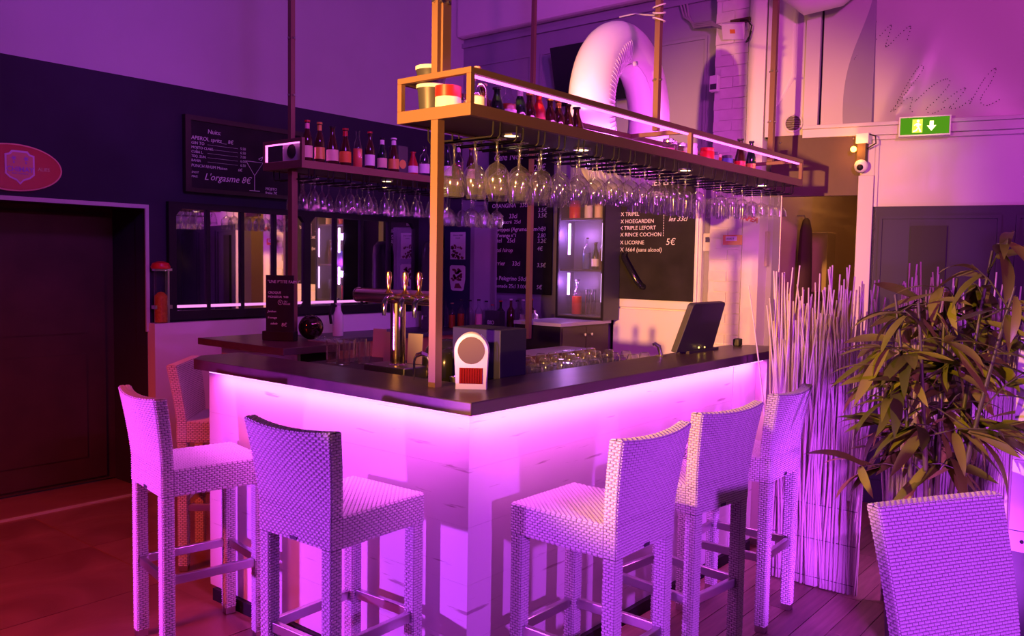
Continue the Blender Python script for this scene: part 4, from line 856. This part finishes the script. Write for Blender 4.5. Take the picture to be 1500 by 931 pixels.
bl = thing('water_boiler', 'dark rounded boiler left of the front post by the mirror end', 'boiler', (3.30, 3.45, 1.051)); obj('boiler_body', G().lathe([(0.10, 0), (0.10, 0.66), (0.09, 0.74), (0.05, 0.78), (0.001, 0.785)], 24), M_CHAR, bl, smooth=True); obj('boiler_tap', G().tube([(-0.10, -0.02, 0.12), (-0.15, -0.03, 0.12), (-0.155, -0.03, 0.09)], 0.009, 8), M_STEEL, bl)
sf = thing('siphon', 'white soda bottle with dark handle right of the tap column', 'siphon', (2.19, 3.40, 1.051)); obj('siphon_body', G().lathe([(0.04, 0), (0.042, 0.01), (0.042, 0.16), (0.025, 0.20), (0.02, 0.24), (0.024, 0.245), (0.024, 0.26), (0.001, 0.262)], 18), M_PAPER, sf, smooth=True); obj('handle', G().tube([(-0.02, 0, 0.24), (-0.065, 0, 0.25), (-0.085, 0, 0.20), (-0.07, 0, 0.10)], 0.011, 8), M_DARK, sf, smooth=True)
# menu board on the back wall
mb = tag(obj('menu_board', G().box((4.010, 2.662, 1.367), (4.032, 3.42, 2.77)), M_SLATE, bevel=0.002), 'tall black chalk menu board on the back wall right of the coffee cabinet', 'chalkboard')
FM = frame_M((4.010, 3.42, 1.367), (0, -1, 0), (0, 0, 1))
chalk_lines([(0.06, 1.24, 0.09, 'Caf\u00e9 Noisette', 0.15), (0.48, 1.12, 0.085, '2.20\u20ac', 0.1), (0.10, 1.11, 0.085, 'Bol', 0.15), (0.06, 0.95, 0.055, 'Soft drinks', 0.1), (0.05, 0.80, 0.055, 'ORANGINA   33cl', 0.05), (0.05, 0.70, 0.06, 'Sprite    33cl', 0.1), (0.05, 0.65, 0.048, 'orgeat sucr\u00e9  25cl', 0.1), (0.04, 0.58, 0.052, 'Schweppes (Agrumes/Lemon)', 0.1), (0.04, 0.525, 0.048, 'Jus d\'orange n\u00b01', 0.1), (0.05, 0.475, 0.058, 'Vittel    25cl', 0.05), (0.05, 0.385, 0.055, 'Vittel /sirop', 0.1), (0.05, 0.26, 0.06, 'Perrier     33cl', 0.05), (0.05, 0.12, 0.058, 'San Pelegrino 50cl', 0.1), (0.05, 0.05, 0.052, 'Limonade 25cl 3.00\u20ac', 0.05)]
    + [(0.60, z, 0.055, s, 0.1) for z, s in ((1.0, '3.50'), (0.92, '3.50'), (0.84, '3.5\u20ac'), (0.75, '3.5\u20ac'), (0.70, '3.5\u20ac'), (0.58, '3.50'), (0.52, '2.80'), (0.47, '3.2\u20ac'), (0.40, '4\u20ac'), (0.25, '3.5\u20ac'), (0.05, '5\u20ac'))], FM, mb)
# base cabinet with two knobs and lit glass cabinet on it
bc = thing('base_cabinet', 'low dark cabinet with two knobs and pale top under the lit display', 'cabinet', (3.17, 1.93, 0))
obj('cabinet_body', G().box((0, 0, 0), (0.68, 0.45, 1.165)), mat('olive_black', (0.07, 0.055, 0.04), 0.5), bc); obj('cabinet_top', G().box((-0.01, -0.012, 1.165), (0.70, 0.46, 1.19)), mat('lilac_top', (0.42, 0.38, 0.50), 0.3), bc); obj('side_panel', G().box((-0.006, 0.0, 0), (0.0, 0.45, 1.164)), M_DARK, bc)
for k, xx in enumerate((0.02, 0.345)):
    dr = obj('door', G().box((xx, -0.008, 0.1), (xx + 0.315, -0.001, 1.15)), MATS['olive_black'], bc); obj('knob', G().lathe([(0.006, 0), (0.006, 0.012), (0.014, 0.02), (0.012, 0.03), (0.001, 0.032)], 12, M=Matrix.Rotation(PI / 2, 4, 'X')), M_CHROME, dr, smooth=True, loc=(0.29 if k == 0 else 0.385, -0.008, 1.09))
dc = thing('display_cabinet', 'glass-fronted black cabinet with glowing violet tubes and bottles', 'cabinet', (3.72, 1.90, 1.191))
D, WY, HH = 0.235, 0.48, 1.05
obj('cabinet_case', G().box((0, 0, 0), (D, 0.02, HH)).box((0, WY - 0.02, 0), (D, WY, HH)).box((0, 0.02, 0), (D, WY - 0.02, 0.03)).box((0, 0.02, HH - 0.03), (D, WY - 0.02, HH)).box((D - 0.015, 0.02, 0.03), (D, WY - 0.02, HH - 0.03)), M_CHAR, dc)
obj('shelf_board', G().box((0.02, 0.02, 0.40), (D - 0.015, WY - 0.02, 0.415)).box((0.02, 0.02, 0.83), (D - 0.015, WY - 0.02, 0.845)), M_CHAR, dc)
obj('glass_door', G().box((-0.006, 0.0, 0.0), (-0.002, WY, HH)), M_PANE, dc)
obj('door_frame', G().box((-0.012, 0, 0), (-0.0005, 0.018, HH)).box((-0.012, WY - 0.018, 0), (-0.0005, WY, HH)).box((-0.012, 0.018, 0), (-0.0005, WY - 0.018, 0.02)), M_DARK, dc)
for (a, b) in ((0.10, 0.385), (0.44, 0.80)):
    obj('light_tube', G().box((0.012, WY - 0.12, a + 0.10), (0.024, WY - 0.105, b)), M_LEDW, dc); obj('light_tube', G().box((0.012, 0.026, a + 0.05), (0.020, 0.036, b)), M_LEDV, dc)
point('display_glow', (3.77, 2.28, 1.90), (0.62, 0.22, 1.0), 7, 0.03); point('display_glow', (3.77, 2.28, 1.50), (0.62, 0.22, 1.0), 5, 0.03)
for (y, zz, h, lb, gm, lq, shp) in ((2.25, 1.221, 0.30, 'tall bottle of glowing red syrup low in the display cabinet', M_GLASS2, M_RED, 'spirit'), (2.16, 1.607, 0.27, 'clear blue-tinted bottle at the left of the display cabinet shelf', M_GLASS2, M_BLUEL, 'spirit'), (2.07, 1.607, 0.23, 'small bottle with white labels on the display cabinet shelf', M_GREENG, None, 'beer'), (2.0, 1.607, 0.26, 'dark bottle at the right of the display cabinet shelf', M_BEERG, None, 'beer')):
    bottle(3.84, y, zz, h, lb, shp, gm, M_PAPER if 'label' in lb else None, None, M_CHAR, lq, 'bottles in the lit display cabinet', r=0.046 if 'syrup' in lb else None)
for y, lb in ((2.11, 'slim clear tube glass, left of two in the display cabinet'), (2.05, 'slim clear tube glass, right of two in the display cabinet')):
    tag(obj('tube_glass', G().lathe([(0.02, 0), (0.021, 0.22), (0.019, 0.22), (0.018, 0.006)], 14, (3.80, y, 1.2215), cap=False), glass('tube_glass_m', (0.9, 0.9, 1), 0.2, 0.8, 1.5), smooth=True), lb, 'glass')
jar(3.80, 2.26, 2.0365, 0.05, 0.15, 'round red jug on the top shelf of the display cabinet', M_RED, M_RED, name='jug')
jar(3.80, 2.12, 2.0365, 0.035, 0.11, 'small white tin on the top shelf of the display cabinet', M_PAPER, M_PAPER, name='tin')
jar(3.80, 2.02, 2.0365, 0.035, 0.12, 'cream jar with gold label on the top shelf of the display cabinet', M_CREAM, M_GOLD)

# ------------------------------------------------------------------ signs on the left wall
ov = thing('oval_sign', 'red oval beer sign with shield on the navy wall above the doorway', 'sign', (-0.02, 3.795, 2.187))
Mo = frame_M((0, 0, 0), (1, 0, 0), (0, 0, 1))
def ellipse(a, b, n=48): return [(a * math.cos(2 * PI * k / n), b * math.sin(2 * PI * k / n)) for k in range(n)]
obj('rim', G().prism(ellipse(0.282, 0.145), -0.0, 0.018, 0, Mo), mat('pink_rim', (0.85, 0.35, 0.30), 0.4), ov); obj('red_field', G().prism(ellipse(0.272, 0.136), 0.018, 0.022, 0, Mo), mat('sign_red', (0.50, 0.006, 0.006), 0.35), ov)
sh = [(-0.085, 0.075), (-0.06, 0.082), (-0.045, 0.10), (0.045, 0.10), (0.06, 0.082), (0.085, 0.075), (0.085, -0.045), (0.06, -0.068), (0.02, -0.085), (0.0, -0.108), (-0.02, -0.085), (-0.06, -0.068), (-0.085, -0.045)]
Ms = Mo @ Matrix.Translation((0.03, 0.004, 0)); obj('shield', G().prism(sh, 0.022, 0.026, 0, Ms), mat('shield_lilac', (0.85, 0.55, 0.85), 0.5), ov)
obj('shield_field', G().prism([(x * 0.88, y * 0.88) for x, y in sh], 0.026, 0.0275, 0, Ms), mat('shield_rose', (0.72, 0.30, 0.22), 0.5), ov)
M_PUR = mat('sign_purple', (0.45, 0.18, 0.70), 0.6)
text('CHIMAY', 0.042, Ms @ Matrix.Translation((0, -0.028, 0.028)), M_PUR, ov, 0, 'CENTER', thick=0.001); text('BIERE TRAPPISTE', 0.013, Ms @ Matrix.Translation((0, -0.045, 0.028)), M_PUR, ov, 0, 'CENTER')
M_CR2 = mat('sign_cream', (0.85, 0.60, 0.45), 0.6)
text('ALIES', 0.030, Mo @ Matrix.Translation((0.135, -0.01, 0.023)), M_CR2, ov); text('ALES', 0.030, Mo @ Matrix.Translation((-0.145, 0.0, 0.023)), M_CR2, ov, 0, 'CENTER')
g = G()
for sx in (-1, 1):
    g.prism([(sx * 0.035 + 0.018 * math.cos(2 * PI * k / 10) * (1 if k % 2 else 0.45), 0.052 + 0.018 * math.sin(2 * PI * k / 10) * (1 if k % 2 else 0.45)) for k in range(10)], 0.0275, 0.0285, 0, Ms); g.prism([(sx * 0.035 - 0.004, 0.02), (sx * 0.035 + 0.004, 0.02), (sx * 0.035 + 0.004, 0.034), (sx * 0.035 - 0.004, 0.034)], 0.0275, 0.0285, 0, Ms)
obj('crest', g, M_PUR, ov)
cb = thing('cocktail_board', 'dark framed cocktail chalkboard on the navy wall above the mirror', 'chalkboard', (1.10, 3.798, 2.135))
obj('board', G().box((0.03, -0.03, 0.02), (1.0, -0.008, 0.50)), M_SLATE, cb); obj('board_frame', G().box((0, -0.045, 0.02), (0.045, 0, 0.50)).box((0, -0.045, -0.01), (1.03, 0, 0.02)).box((0, -0.045, 0.50), (1.03, 0, 0.535)).box((0.99, -0.045, 0.02), (1.03, 0, 0.50)), mat('frame_wine', (0.035, 0.018, 0.022), 0.5), cb)
FC = frame_M((0.05, -0.0305, 0.02), (1, 0, 0), (0, 0, 1))
chalk_lines([(0.13, 0.40, 0.045, 'Nuits:', 0.1), (0.0, 0.345, 0.040, 'APEROL spritz__ 8\u20ac', 0.1), (0.0, 0.312, 0.030, 'GIN TO', 0.1), (0.0, 0.281, 0.026, 'MOJITO CLASS.', 0.1), (0.0, 0.250, 0.026, 'CUBA L.', 0.1), (0.0, 0.219, 0.026, 'TEQ. SUN.', 0.1), (0.0, 0.188, 0.026, 'BAHIA', 0.1), (0.0, 0.150, 0.030, 'PUNCH RHUM Maison', 0.1), (0.38, 0.150, 0.032, '6\u20ac', 0.1), (0.0, 0.105, 0.022, 'SHOT', 0.2), (0.0, 0.075, 0.022, 'MAIS.', 0.2), (0.10, 0.065, 0.070, "L'orgasme 8\u20ac", 0.35), (0.62, 0.03, 0.03, 'MOJITO', 0.1), (0.62, 0.0, 0.03, 'fraise 7\u20ac', 0.1)] + [(0.40, 0.312 - k * 0.031, 0.028, s, 0) for k, s in enumerate(('5.50', '6.50', '7.00', '6.00', '6.50'))], FC, cb)
g = G()
for k in range(5): g.box((0.13, 0.318 - k * 0.031, 0.0005), (0.38, 0.3195 - k * 0.031, 0.0015), 0, FC)
for pts in ([(0.45, 0.235), (0.60, 0.235), (0.525, 0.13), (0.45, 0.235)], [(0.525, 0.13), (0.525, 0.02)], [(0.48, 0.015), (0.57, 0.015)], [(0.56, 0.26), (0.60, 0.28), (0.585, 0.25), (0.56, 0.26)]):
    g.tube([FC @ Vector((a, b, 0.001)) for a, b in pts], 0.003, 4)
obj('chalk_drawing', g, M_CHALK, cb)

# television and technical fittings on the back wall
tv = thing('television', 'dark flat television tilted forward on the back wall behind the ring', 'television', (3.9, 2.12, 3.27), 0)
Mtv = Matrix.Rotation(math.radians(-14), 4, 'Y'); obj('panel', G().box((-0.02, -0.40, -0.25), (0.02, 0.46, 0.25), 0, Mtv), mat('tv_black', (0.012, 0.014, 0.02), 0.25), tv, bevel=0.004); obj('bracket', G().box((0.02, -0.06, -0.08), (0.15, 0.06, 0.08)), M_DARK, tv)
em = thing('flood_lamp', 'small white flood lamp box high on the brick pillar', 'lamp', (3.86, 0.90, 3.40), 0)
Mem = Matrix.Rotation(math.radians(-35), 4, 'Y') @ Matrix.Rotation(math.radians(8), 4, 'X'); obj('lamp_body', G().box((-0.02, -0.085, -0.06), (0.02, 0.085, 0.06), 0, Mem), M_PAPER, em, bevel=0.006); obj('lamp_badge', G().box((-0.022, -0.02, -0.01), (-0.019, 0.02, 0.02), 0, Mem), M_ORL, em); obj('bracket', G().box((0.0, -0.12, 0.055), (0.03, 0.03, 0.085)), M_DARKB, em)
obj('loose_wire', G().tube([(0.0, -0.05, 0.07), (-0.02, -0.11, 0.06), (-0.02, -0.15, 0.01), (-0.01, -0.13, -0.06), (0.0, -0.10, -0.10), (0.0, -0.12, -0.09), (0.0, -0.14, -0.02)], 0.0045, 6), M_DARK, em)
g = G()
for k in range(3): g.tube([(4.03, 1.45 - 0.03 * k, 3.75), (4.02, 1.40 - 0.02 * k, 3.62), (4.0, 1.30, 3.55 - 0.015 * k), (3.94, 1.12, 3.52 - 0.012 * k), (3.88, 0.985, 3.43)], 0.009, 6)
tag(obj('cable_bundle', g, mat('grey_cable', (0.35, 0.33, 0.35), 0.6)), 'grey cables curving down to the white flood lamp', 'cable')
mo = thing('motion_sensor', 'small beige motion sensor on the left edge of the brick pillar', 'sensor', (3.87, 1.04, 3.03)); obj('sensor_body', G().box((-0.03, -0.035, -0.06), (0.0145, 0.035, 0.06)), M_PAPER, mo, bevel=0.006); obj('sensor_window', G().box((-0.034, -0.025, -0.045), (-0.029, 0.025, -0.005)), M_CHAR, mo)
g = G(); vg = thing('vent_grille', 'round white vent grille beside the doorway lintel', 'vent', RW @ Vector((-0.52, 2.69, 0.0)))
vMl = Matrix(((0.235, 0, -0.972, 0), (-0.972, 0, -0.235, 0), (0, 1, 0, 0), (0, 0, 0, 1)))
obj('ring', G().lathe([(0.062, 0.0), (0.066, 0.012), (0.054, 0.014), (0.052, 0.0)], 24, M=vMl), M_UP, vg, smooth=True)
for k in range(6):
    zz = -0.04 + k * 0.016; hw = math.sqrt(0.052 ** 2 - zz ** 2); obj('slat', G().box((-hw, zz - 0.004, 0.003), (hw, zz + 0.003, 0.010), 0, vMl), M_DARKB, vg)
struct('wall_vent_panel', rbox(G(), -0.72, -0.45, 2.6, 2.68, 0.001, 0.1), M_UP)
dp = G().tube([RW @ Vector((-0.55, 3.62, -0.20)), RW @ Vector((-0.42, 3.50, -0.20)), RW @ Vector((-0.25, 3.53, -0.20)), RW @ Vector((0.0, 3.72, -0.20))], 0.11, 14)
tag(obj('duct', dp, M_PLAST, smooth=True), 'white rounded duct at the top corner of the banner window', 'duct')
# exit sign
ex = thing('exit_sign', 'lit green emergency exit sign on the ledge under the banner', 'exit sign', RW @ Vector((0.335, 2.615, -0.075)))
EM = Matrix(((0.235, 0, -0.972, 0), (-0.972, 0, -0.235, 0), (0, 1, 0, 0), (0, 0, 0, 1)))
obj('housing', G().box((-0.158, -0.066, -0.03), (0.158, 0.066, 0.012), 0, EM), M_PAPER, ex, bevel=0.003)
obj('green_face', G().box((-0.148, -0.056, 0.012), (0.148, 0.056, 0.015), 0, EM), emis('exit_green', (0.16, 0.55, 0.02), 0.55), ex)
g = G(); 
g.prism([(-0.075, -0.045), (-0.012, -0.045), (-0.012, 0.045), (-0.075, 0.045)], 0.015, 0.0158, 1, EM)
Y_ = 0.0165
def blob(c, r): g.prism([(c[0] + r * math.cos(2 * PI * k / 12), c[1] + r * math.sin(2 * PI * k / 12)) for k in range(12)], 0.0159, 0.0167, 0, EM)
blob((-0.040, 0.032), 0.009)
for q in ([(-0.052, 0.018), (-0.034, 0.022), (-0.030, -0.004), (-0.048, -0.006)], [(-0.036, 0.018), (-0.020, 0.008), (-0.024, 0.002), (-0.036, 0.010)], [(-0.050, 0.018), (-0.066, 0.006), (-0.062, 0.001), (-0.046, 0.010)], [(-0.034, -0.004), (-0.024, -0.024), (-0.018, -0.040), (-0.028, -0.040), (-0.034, -0.024), (-0.042, -0.006)], [(-0.040, -0.006), (-0.052, -0.026), (-0.070, -0.032), (-0.068, -0.040), (-0.046, -0.034), (-0.034, -0.008)]): g.prism(q, 0.0159, 0.0167, 0, EM)
g.prism([(0.030, 0.030), (0.054, 0.030), (0.054, 0.0), (0.070, 0.0), (0.042, -0.036), (0.014, 0.0), (0.030, 0.0)], 0.0155, 0.0167, 0, EM)
obj('pictogram', g, [emis('exit_white', (1.0, 0.95, 0.35), 3.2), emis('exit_lime', (0.75, 0.85, 0.08), 1.3)], ex)
point('exit_glow', tuple(RW @ Vector((0.335, 2.60, -0.22))), (0.8, 0.9, 0.2), 0.6, 0.05)
# camera with orange lamp on the trunking
cmx = thing('wall_camera', 'white ball camera under a glowing orange lamp on the door trunking', 'camera', RW @ Vector((-0.045, 2.36, -0.07)))
obj('junction_box', G().box((-0.03, -0.045, 0.155), (0.045, 0.04, 0.225)), M_PAPER, cmx, bevel=0.004); obj('camera_head', G().sphere((-0.02, 0.0, 0.0), 0.045, 20, 14), M_PAPER, cmx, smooth=True); obj('lens', G().sphere((-0.055, -0.005, -0.012), 0.022, 14, 10), M_DARK, cmx, smooth=True); obj('neck', G().box((-0.02, -0.025, 0.03), (0.04, 0.03, 0.16)), M_DARKB, cmx)
obj('orange_bulb', G().sphere((-0.05, 0.045, 0.115), 0.020, 16, 10), emis('orange_bulb', (1.0, 0.32, 0.03), 22), cmx, smooth=True); obj('lamp_wire', G().tube([(-0.01, -0.03, 0.22), (-0.01, -0.085, 0.20), (-0.01, -0.09, 0.15), (0.0, -0.03, 0.12)], 0.005, 6), M_DARK, cmx)
point('orange_lamp', tuple(RW @ Vector((-0.10, 2.475, -0.14))), (1.0, 0.30, 0.03), 1.6, 0.02)
# red signs on the pillar
rs = thing('red_notice', 'small red box with white label on the brick pillar', 'notice', (3.884, 0.86, 1.85)); obj('notice_body', G().box((-0.03, -0.075, -0.035), (0.0, 0.07, 0.04)), M_ORL, rs, bevel=0.004); obj('notice_label', G().box((-0.0315, -0.045, -0.005), (-0.030, 0.045, 0.03)), M_PAPER, rs); text('ARRET', 0.022, frame_M((-0.032, 0.04, 0.004), (0, -1, 0), (0, 0, 1)), M_DARK, rs)
rl2 = text('TAPEA', 0.052, frame_M((3.893, 0.825, 2.015), (0, -1, -0.25), (0, -0.25, 1)), mat('red_letters', (0.60, 0.05, 0.02), 0.5), None, 0.2, 'LEFT', 0.004, 'red_lettering', 0.002); tag(rl2, 'small red cut-out lettering high on the white pillar', 'lettering')
tb = thing('thermostat', 'small white control box between the fridge door and the brick pillar', 'control box', (4.04, 1.12, 1.84)); obj('box_body', G().box((-0.04, -0.045, -0.07), (0, 0.045, 0.07)), M_PAPER, tb, bevel=0.004); obj('display', G().box((-0.042, -0.025, 0.0), (-0.039, 0.025, 0.04)), M_CHAR, tb)
# corridor fittings: coat, boxes
ct2 = thing('hanging_coat', 'dark coat hanging in the lit corridor beyond the doorway', 'coat', (4.62, 0.58, 1.35)); 
g = G(); g.lathe([(0.085, 0.0), (0.095, 0.15), (0.085, 0.45), (0.075, 0.60), (0.045, 0.68), (0.02, 0.70)], 14, M=Matrix.Diagonal(Vector((1.0, 0.55, 1.0)))); obj('coat_body', g, mat('coat_brown', (0.05, 0.025, 0.012), 0.8), ct2, smooth=True); obj('hook', G().tube([(0, 0.075, 0.72), (0, 0.02, 0.72), (0, 0.0, 0.69)], 0.006, 6), M_STEEL, ct2)
tag(obj('meter_box', G().box((4.95, 0.52, 1.45), (5.15, 0.655, 1.95)), mat('box_beige', (0.42, 0.32, 0.2), 0.6), bevel=0.006), 'beige meter box on the corridor wall', 'meter box')
tag(obj('corridor_shelf', G().box((5.2, -0.31, 2.08), (6.4, 0.2, 2.12)).box((5.3, -0.31, 1.9), (5.34, 0.1, 2.08)), M_DARKB), 'dark shelf high in the corridor', 'shelf')
# framed notice by the screen
tag(obj('wall_notice', G().box((4.0, 0.638, 1.66), (4.12, 0.658, 1.92)), mat('dim_paper', (0.35, 0.25, 0.22), 0.6)), 'small framed notice on the side of the pillar by the doorway', 'notice')

# ------------------------------------------------------------------ twig screen, bamboo, cupboard
twm = []
for k in range(14):
    H = random.uniform(1.30, 1.60); b1 = random.uniform(-0.10, 0.10); b2 = random.uniform(-0.05, 0.05); ph = random.uniform(0, 6); pts = []; rad = []
    for i in range(9):
        s = i / 8; pts.append((b2 * s ** 1.5 + 0.006 * math.sin(5 * s + ph) * s, b1 * s ** 1.8 + 0.008 * math.sin(4 * s + ph), H * s)); rad.append(0.0068 - 0.0030 * s)
    g = G().tube(pts, rad, 5); me = bpy.data.meshes.new('twig'); me.from_pydata(g.v, [], g.f); me.materials.append(M_TWIG); me.polygons.foreach_set('use_smooth', [True] * len(me.polygons)); twm.append(me)
def screen(label, path, n):
    t = thing('twig_screen', label, 'screen', (*path[0], 0)); pts = [Vector((*p, 0)) for p in path]; seg = [(pts[i + 1] - pts[i]).length for i in range(len(pts) - 1)]; tot = sum(seg)
    def at(s):
        for i, L in enumerate(seg):
            if s <= L or i == len(seg) - 1: return pts[i] + (pts[i + 1] - pts[i]) * (s / L), (pts[i + 1] - pts[i]).normalized()
            s -= L
    for k in range(n):
        p, d = at(tot * (k + random.uniform(-0.3, 0.3)) / n); side = Vector((-d.y, d.x, 0)) * random.choice((-0.011, -0.004, 0.004, 0.011))
        o = bpy.data.objects.new('twig', random.choice(twm)); COL.objects.link(o); o.parent = t; q = p + side - pts[0]; o.location = (q.x, q.y, 0.012); a = math.atan2(d.y, d.x) - PI / 2
        o.rotation_euler = (random.gauss(0, 0.030), random.gauss(0, 0.012), a + (PI if random.random() < 0.5 else 0)); o.scale = (1, 1, random.uniform(0.94, 1.06))
    for zz in (0.06, 0.26, 0.44):
        g = G()
        for sgn in (-0.016, 0.016): g.tube([((at(tot * i / 10)[0] - pts[0]) + Vector((-at(tot * i / 10)[1].y, at(tot * i / 10)[1].x, 0)) * sgn + Vector((0, 0, zz))) for i in range(11)], 0.0016, 4)
        obj('binding_wire', g, M_CHAR, t)
screen('pale twig screen standing at the far end of the bar', [(2.19, -0.19), (2.195, -0.64)], 150)
screen('pale twig screen running on behind the bamboo plant', [(2.225, -0.76), (2.23, -0.86), (2.36, -1.15), (2.52, -1.72)], 290)
pl = thing('bamboo_plant', 'tall bamboo plant with olive leaves in a dark pot', 'plant', (1.80, -1.06, 0))
obj('pot', G().lathe([(0.15, 0.007), (0.16, 0.02), (0.185, 0.42), (0.195, 0.44), (0.185, 0.44), (0.175, 0.40), (0.001, 0.39)], 28), M_CHAR, pl, smooth=True)
canes = [(-0.06, 0.05, 0.03, 0.13), (0.0, -0.02, 0.06, 0.02), (0.04, -0.05, 0.02, -0.12), (0.07, 0.03, 0.10, -0.05), (-0.02, -0.08, -0.06, -0.20), (-0.05, 0.0, -0.08, 0.06)]
tips = []
for (x, y, dx, dy) in canes:
    H = random.uniform(1.50, 1.78); pts = [(x + dx * s ** 1.4, y + dy * s ** 1.4, 0.38 + (H - 0.38) * s) for s in [i / 14 for i in range(15)]]
    rad = [(0.0125 if i % 3 else 0.0145) * (1 - 0.55 * i / 14) for i in range(15)]; obj('cane', G().tube(pts, rad, 9), M_BAMBOO, pl, smooth=True); tips.append(pts)
lm = []
for k in range(9):
    L = random.uniform(0.15, 0.25); wd = random.uniform(0.016, 0.025); dr = random.uniform(0.15, 0.75); tw = random.uniform(-0.7, 0.7); vs = []; fs = []
    for i in range(7):
        s = i / 6; ww = wd * (math.sin(PI * min(1, s * 0.86 + 0.12)) ** 0.8) if s < 1 else 0.0006; a = dr * s * 1.3; cxx = L * (math.sin(a) / max(a, 1e-3)) * s if a > 1e-3 else L * s; czz = -L * s * (1 - math.cos(a)) / max(a, 1e-3); t_ = tw * s
        for q, up in ((-1, 0.22), (0, 0.0), (1, 0.22)): vs.append((cxx, q * ww * math.cos(t_), czz + up * ww + q * ww * math.sin(t_)))
    for i in range(6):
        for q in range(2): fs.append((i * 3 + q, i * 3 + q + 1, i * 3 + q + 4, i * 3 + q + 3))
    me = bpy.data.meshes.new('leaf'); me.from_pydata(vs, [], fs); me.materials.append(M_LEAF); me.polygons.foreach_set('use_smooth', [True] * len(me.polygons)); lm.append(me)
br = G(); nl = 0
for c_i, pts in enumerate(tips):
    for b_i in range(9):
        base = Vector(pts[5 + (b_i * 9) // 9 if 5 + b_i < 15 else 14]); ang = random.uniform(0, 2 * PI); el = random.uniform(0.0, 0.9); Lb = random.uniform(0.10, 0.30)
        d = Vector((math.cos(ang) * math.cos(el), math.sin(ang) * math.cos(el), math.sin(el))); tip = base + d * Lb; mid = base + d * Lb * 0.5 + Vector((0, 0, 0.02)); br.tube([base, mid, tip], [0.004, 0.003, 0.002], 5)
        for q in range(5 + (b_i % 2)):
            if nl >= 296: break
            p = base + d * Lb * random.uniform(0.35, 1.0); o = bpy.data.objects.new('leaf', random.choice(lm)); COL.objects.link(o); o.parent = pl; o.location = p
            o.rotation_euler = (random.uniform(-0.6, 0.6), random.uniform(-0.5, 0.75), ang + random.uniform(-1.3, 1.3)); s = random.uniform(0.95, 1.38); o.scale = (s, s, s); nl += 1
obj('branches', br, M_BAMBOO, pl)
cp2 = thing('side_cupboard', 'white cupboard with horizontal joint at the right edge beyond the chair', 'cupboard', (1.95, -1.332, 0))
obj('upper_carcass', G().box((0.012, -0.6, 0.49), (0.30, 0.0, 1.375)), M_WHITE, cp2)
for z0, z1 in ((0.56, 0.86), (0.863, 1.373)): obj('front_panel', G().box((0, -0.6, z0), (0.0115, 0.0, z1)), M_WHITE, cp2)
obj('lower_rail', G().box((-0.004, -0.6, 0.47), (0.0115, 0.0, 0.557)), M_PAPER, cp2); obj('base', G().box((0.01, -0.6, 0.0), (0.30, -0.0, 0.47)), M_CHAR, cp2); obj('peg_hole', G().lathe([(0.008, 0), (0.008, 0.001)], 12, M=Matrix.Rotation(-PI / 2, 4, 'Y')), M_DARK, cp2, loc=(-0.0042, -0.05, 0.515))
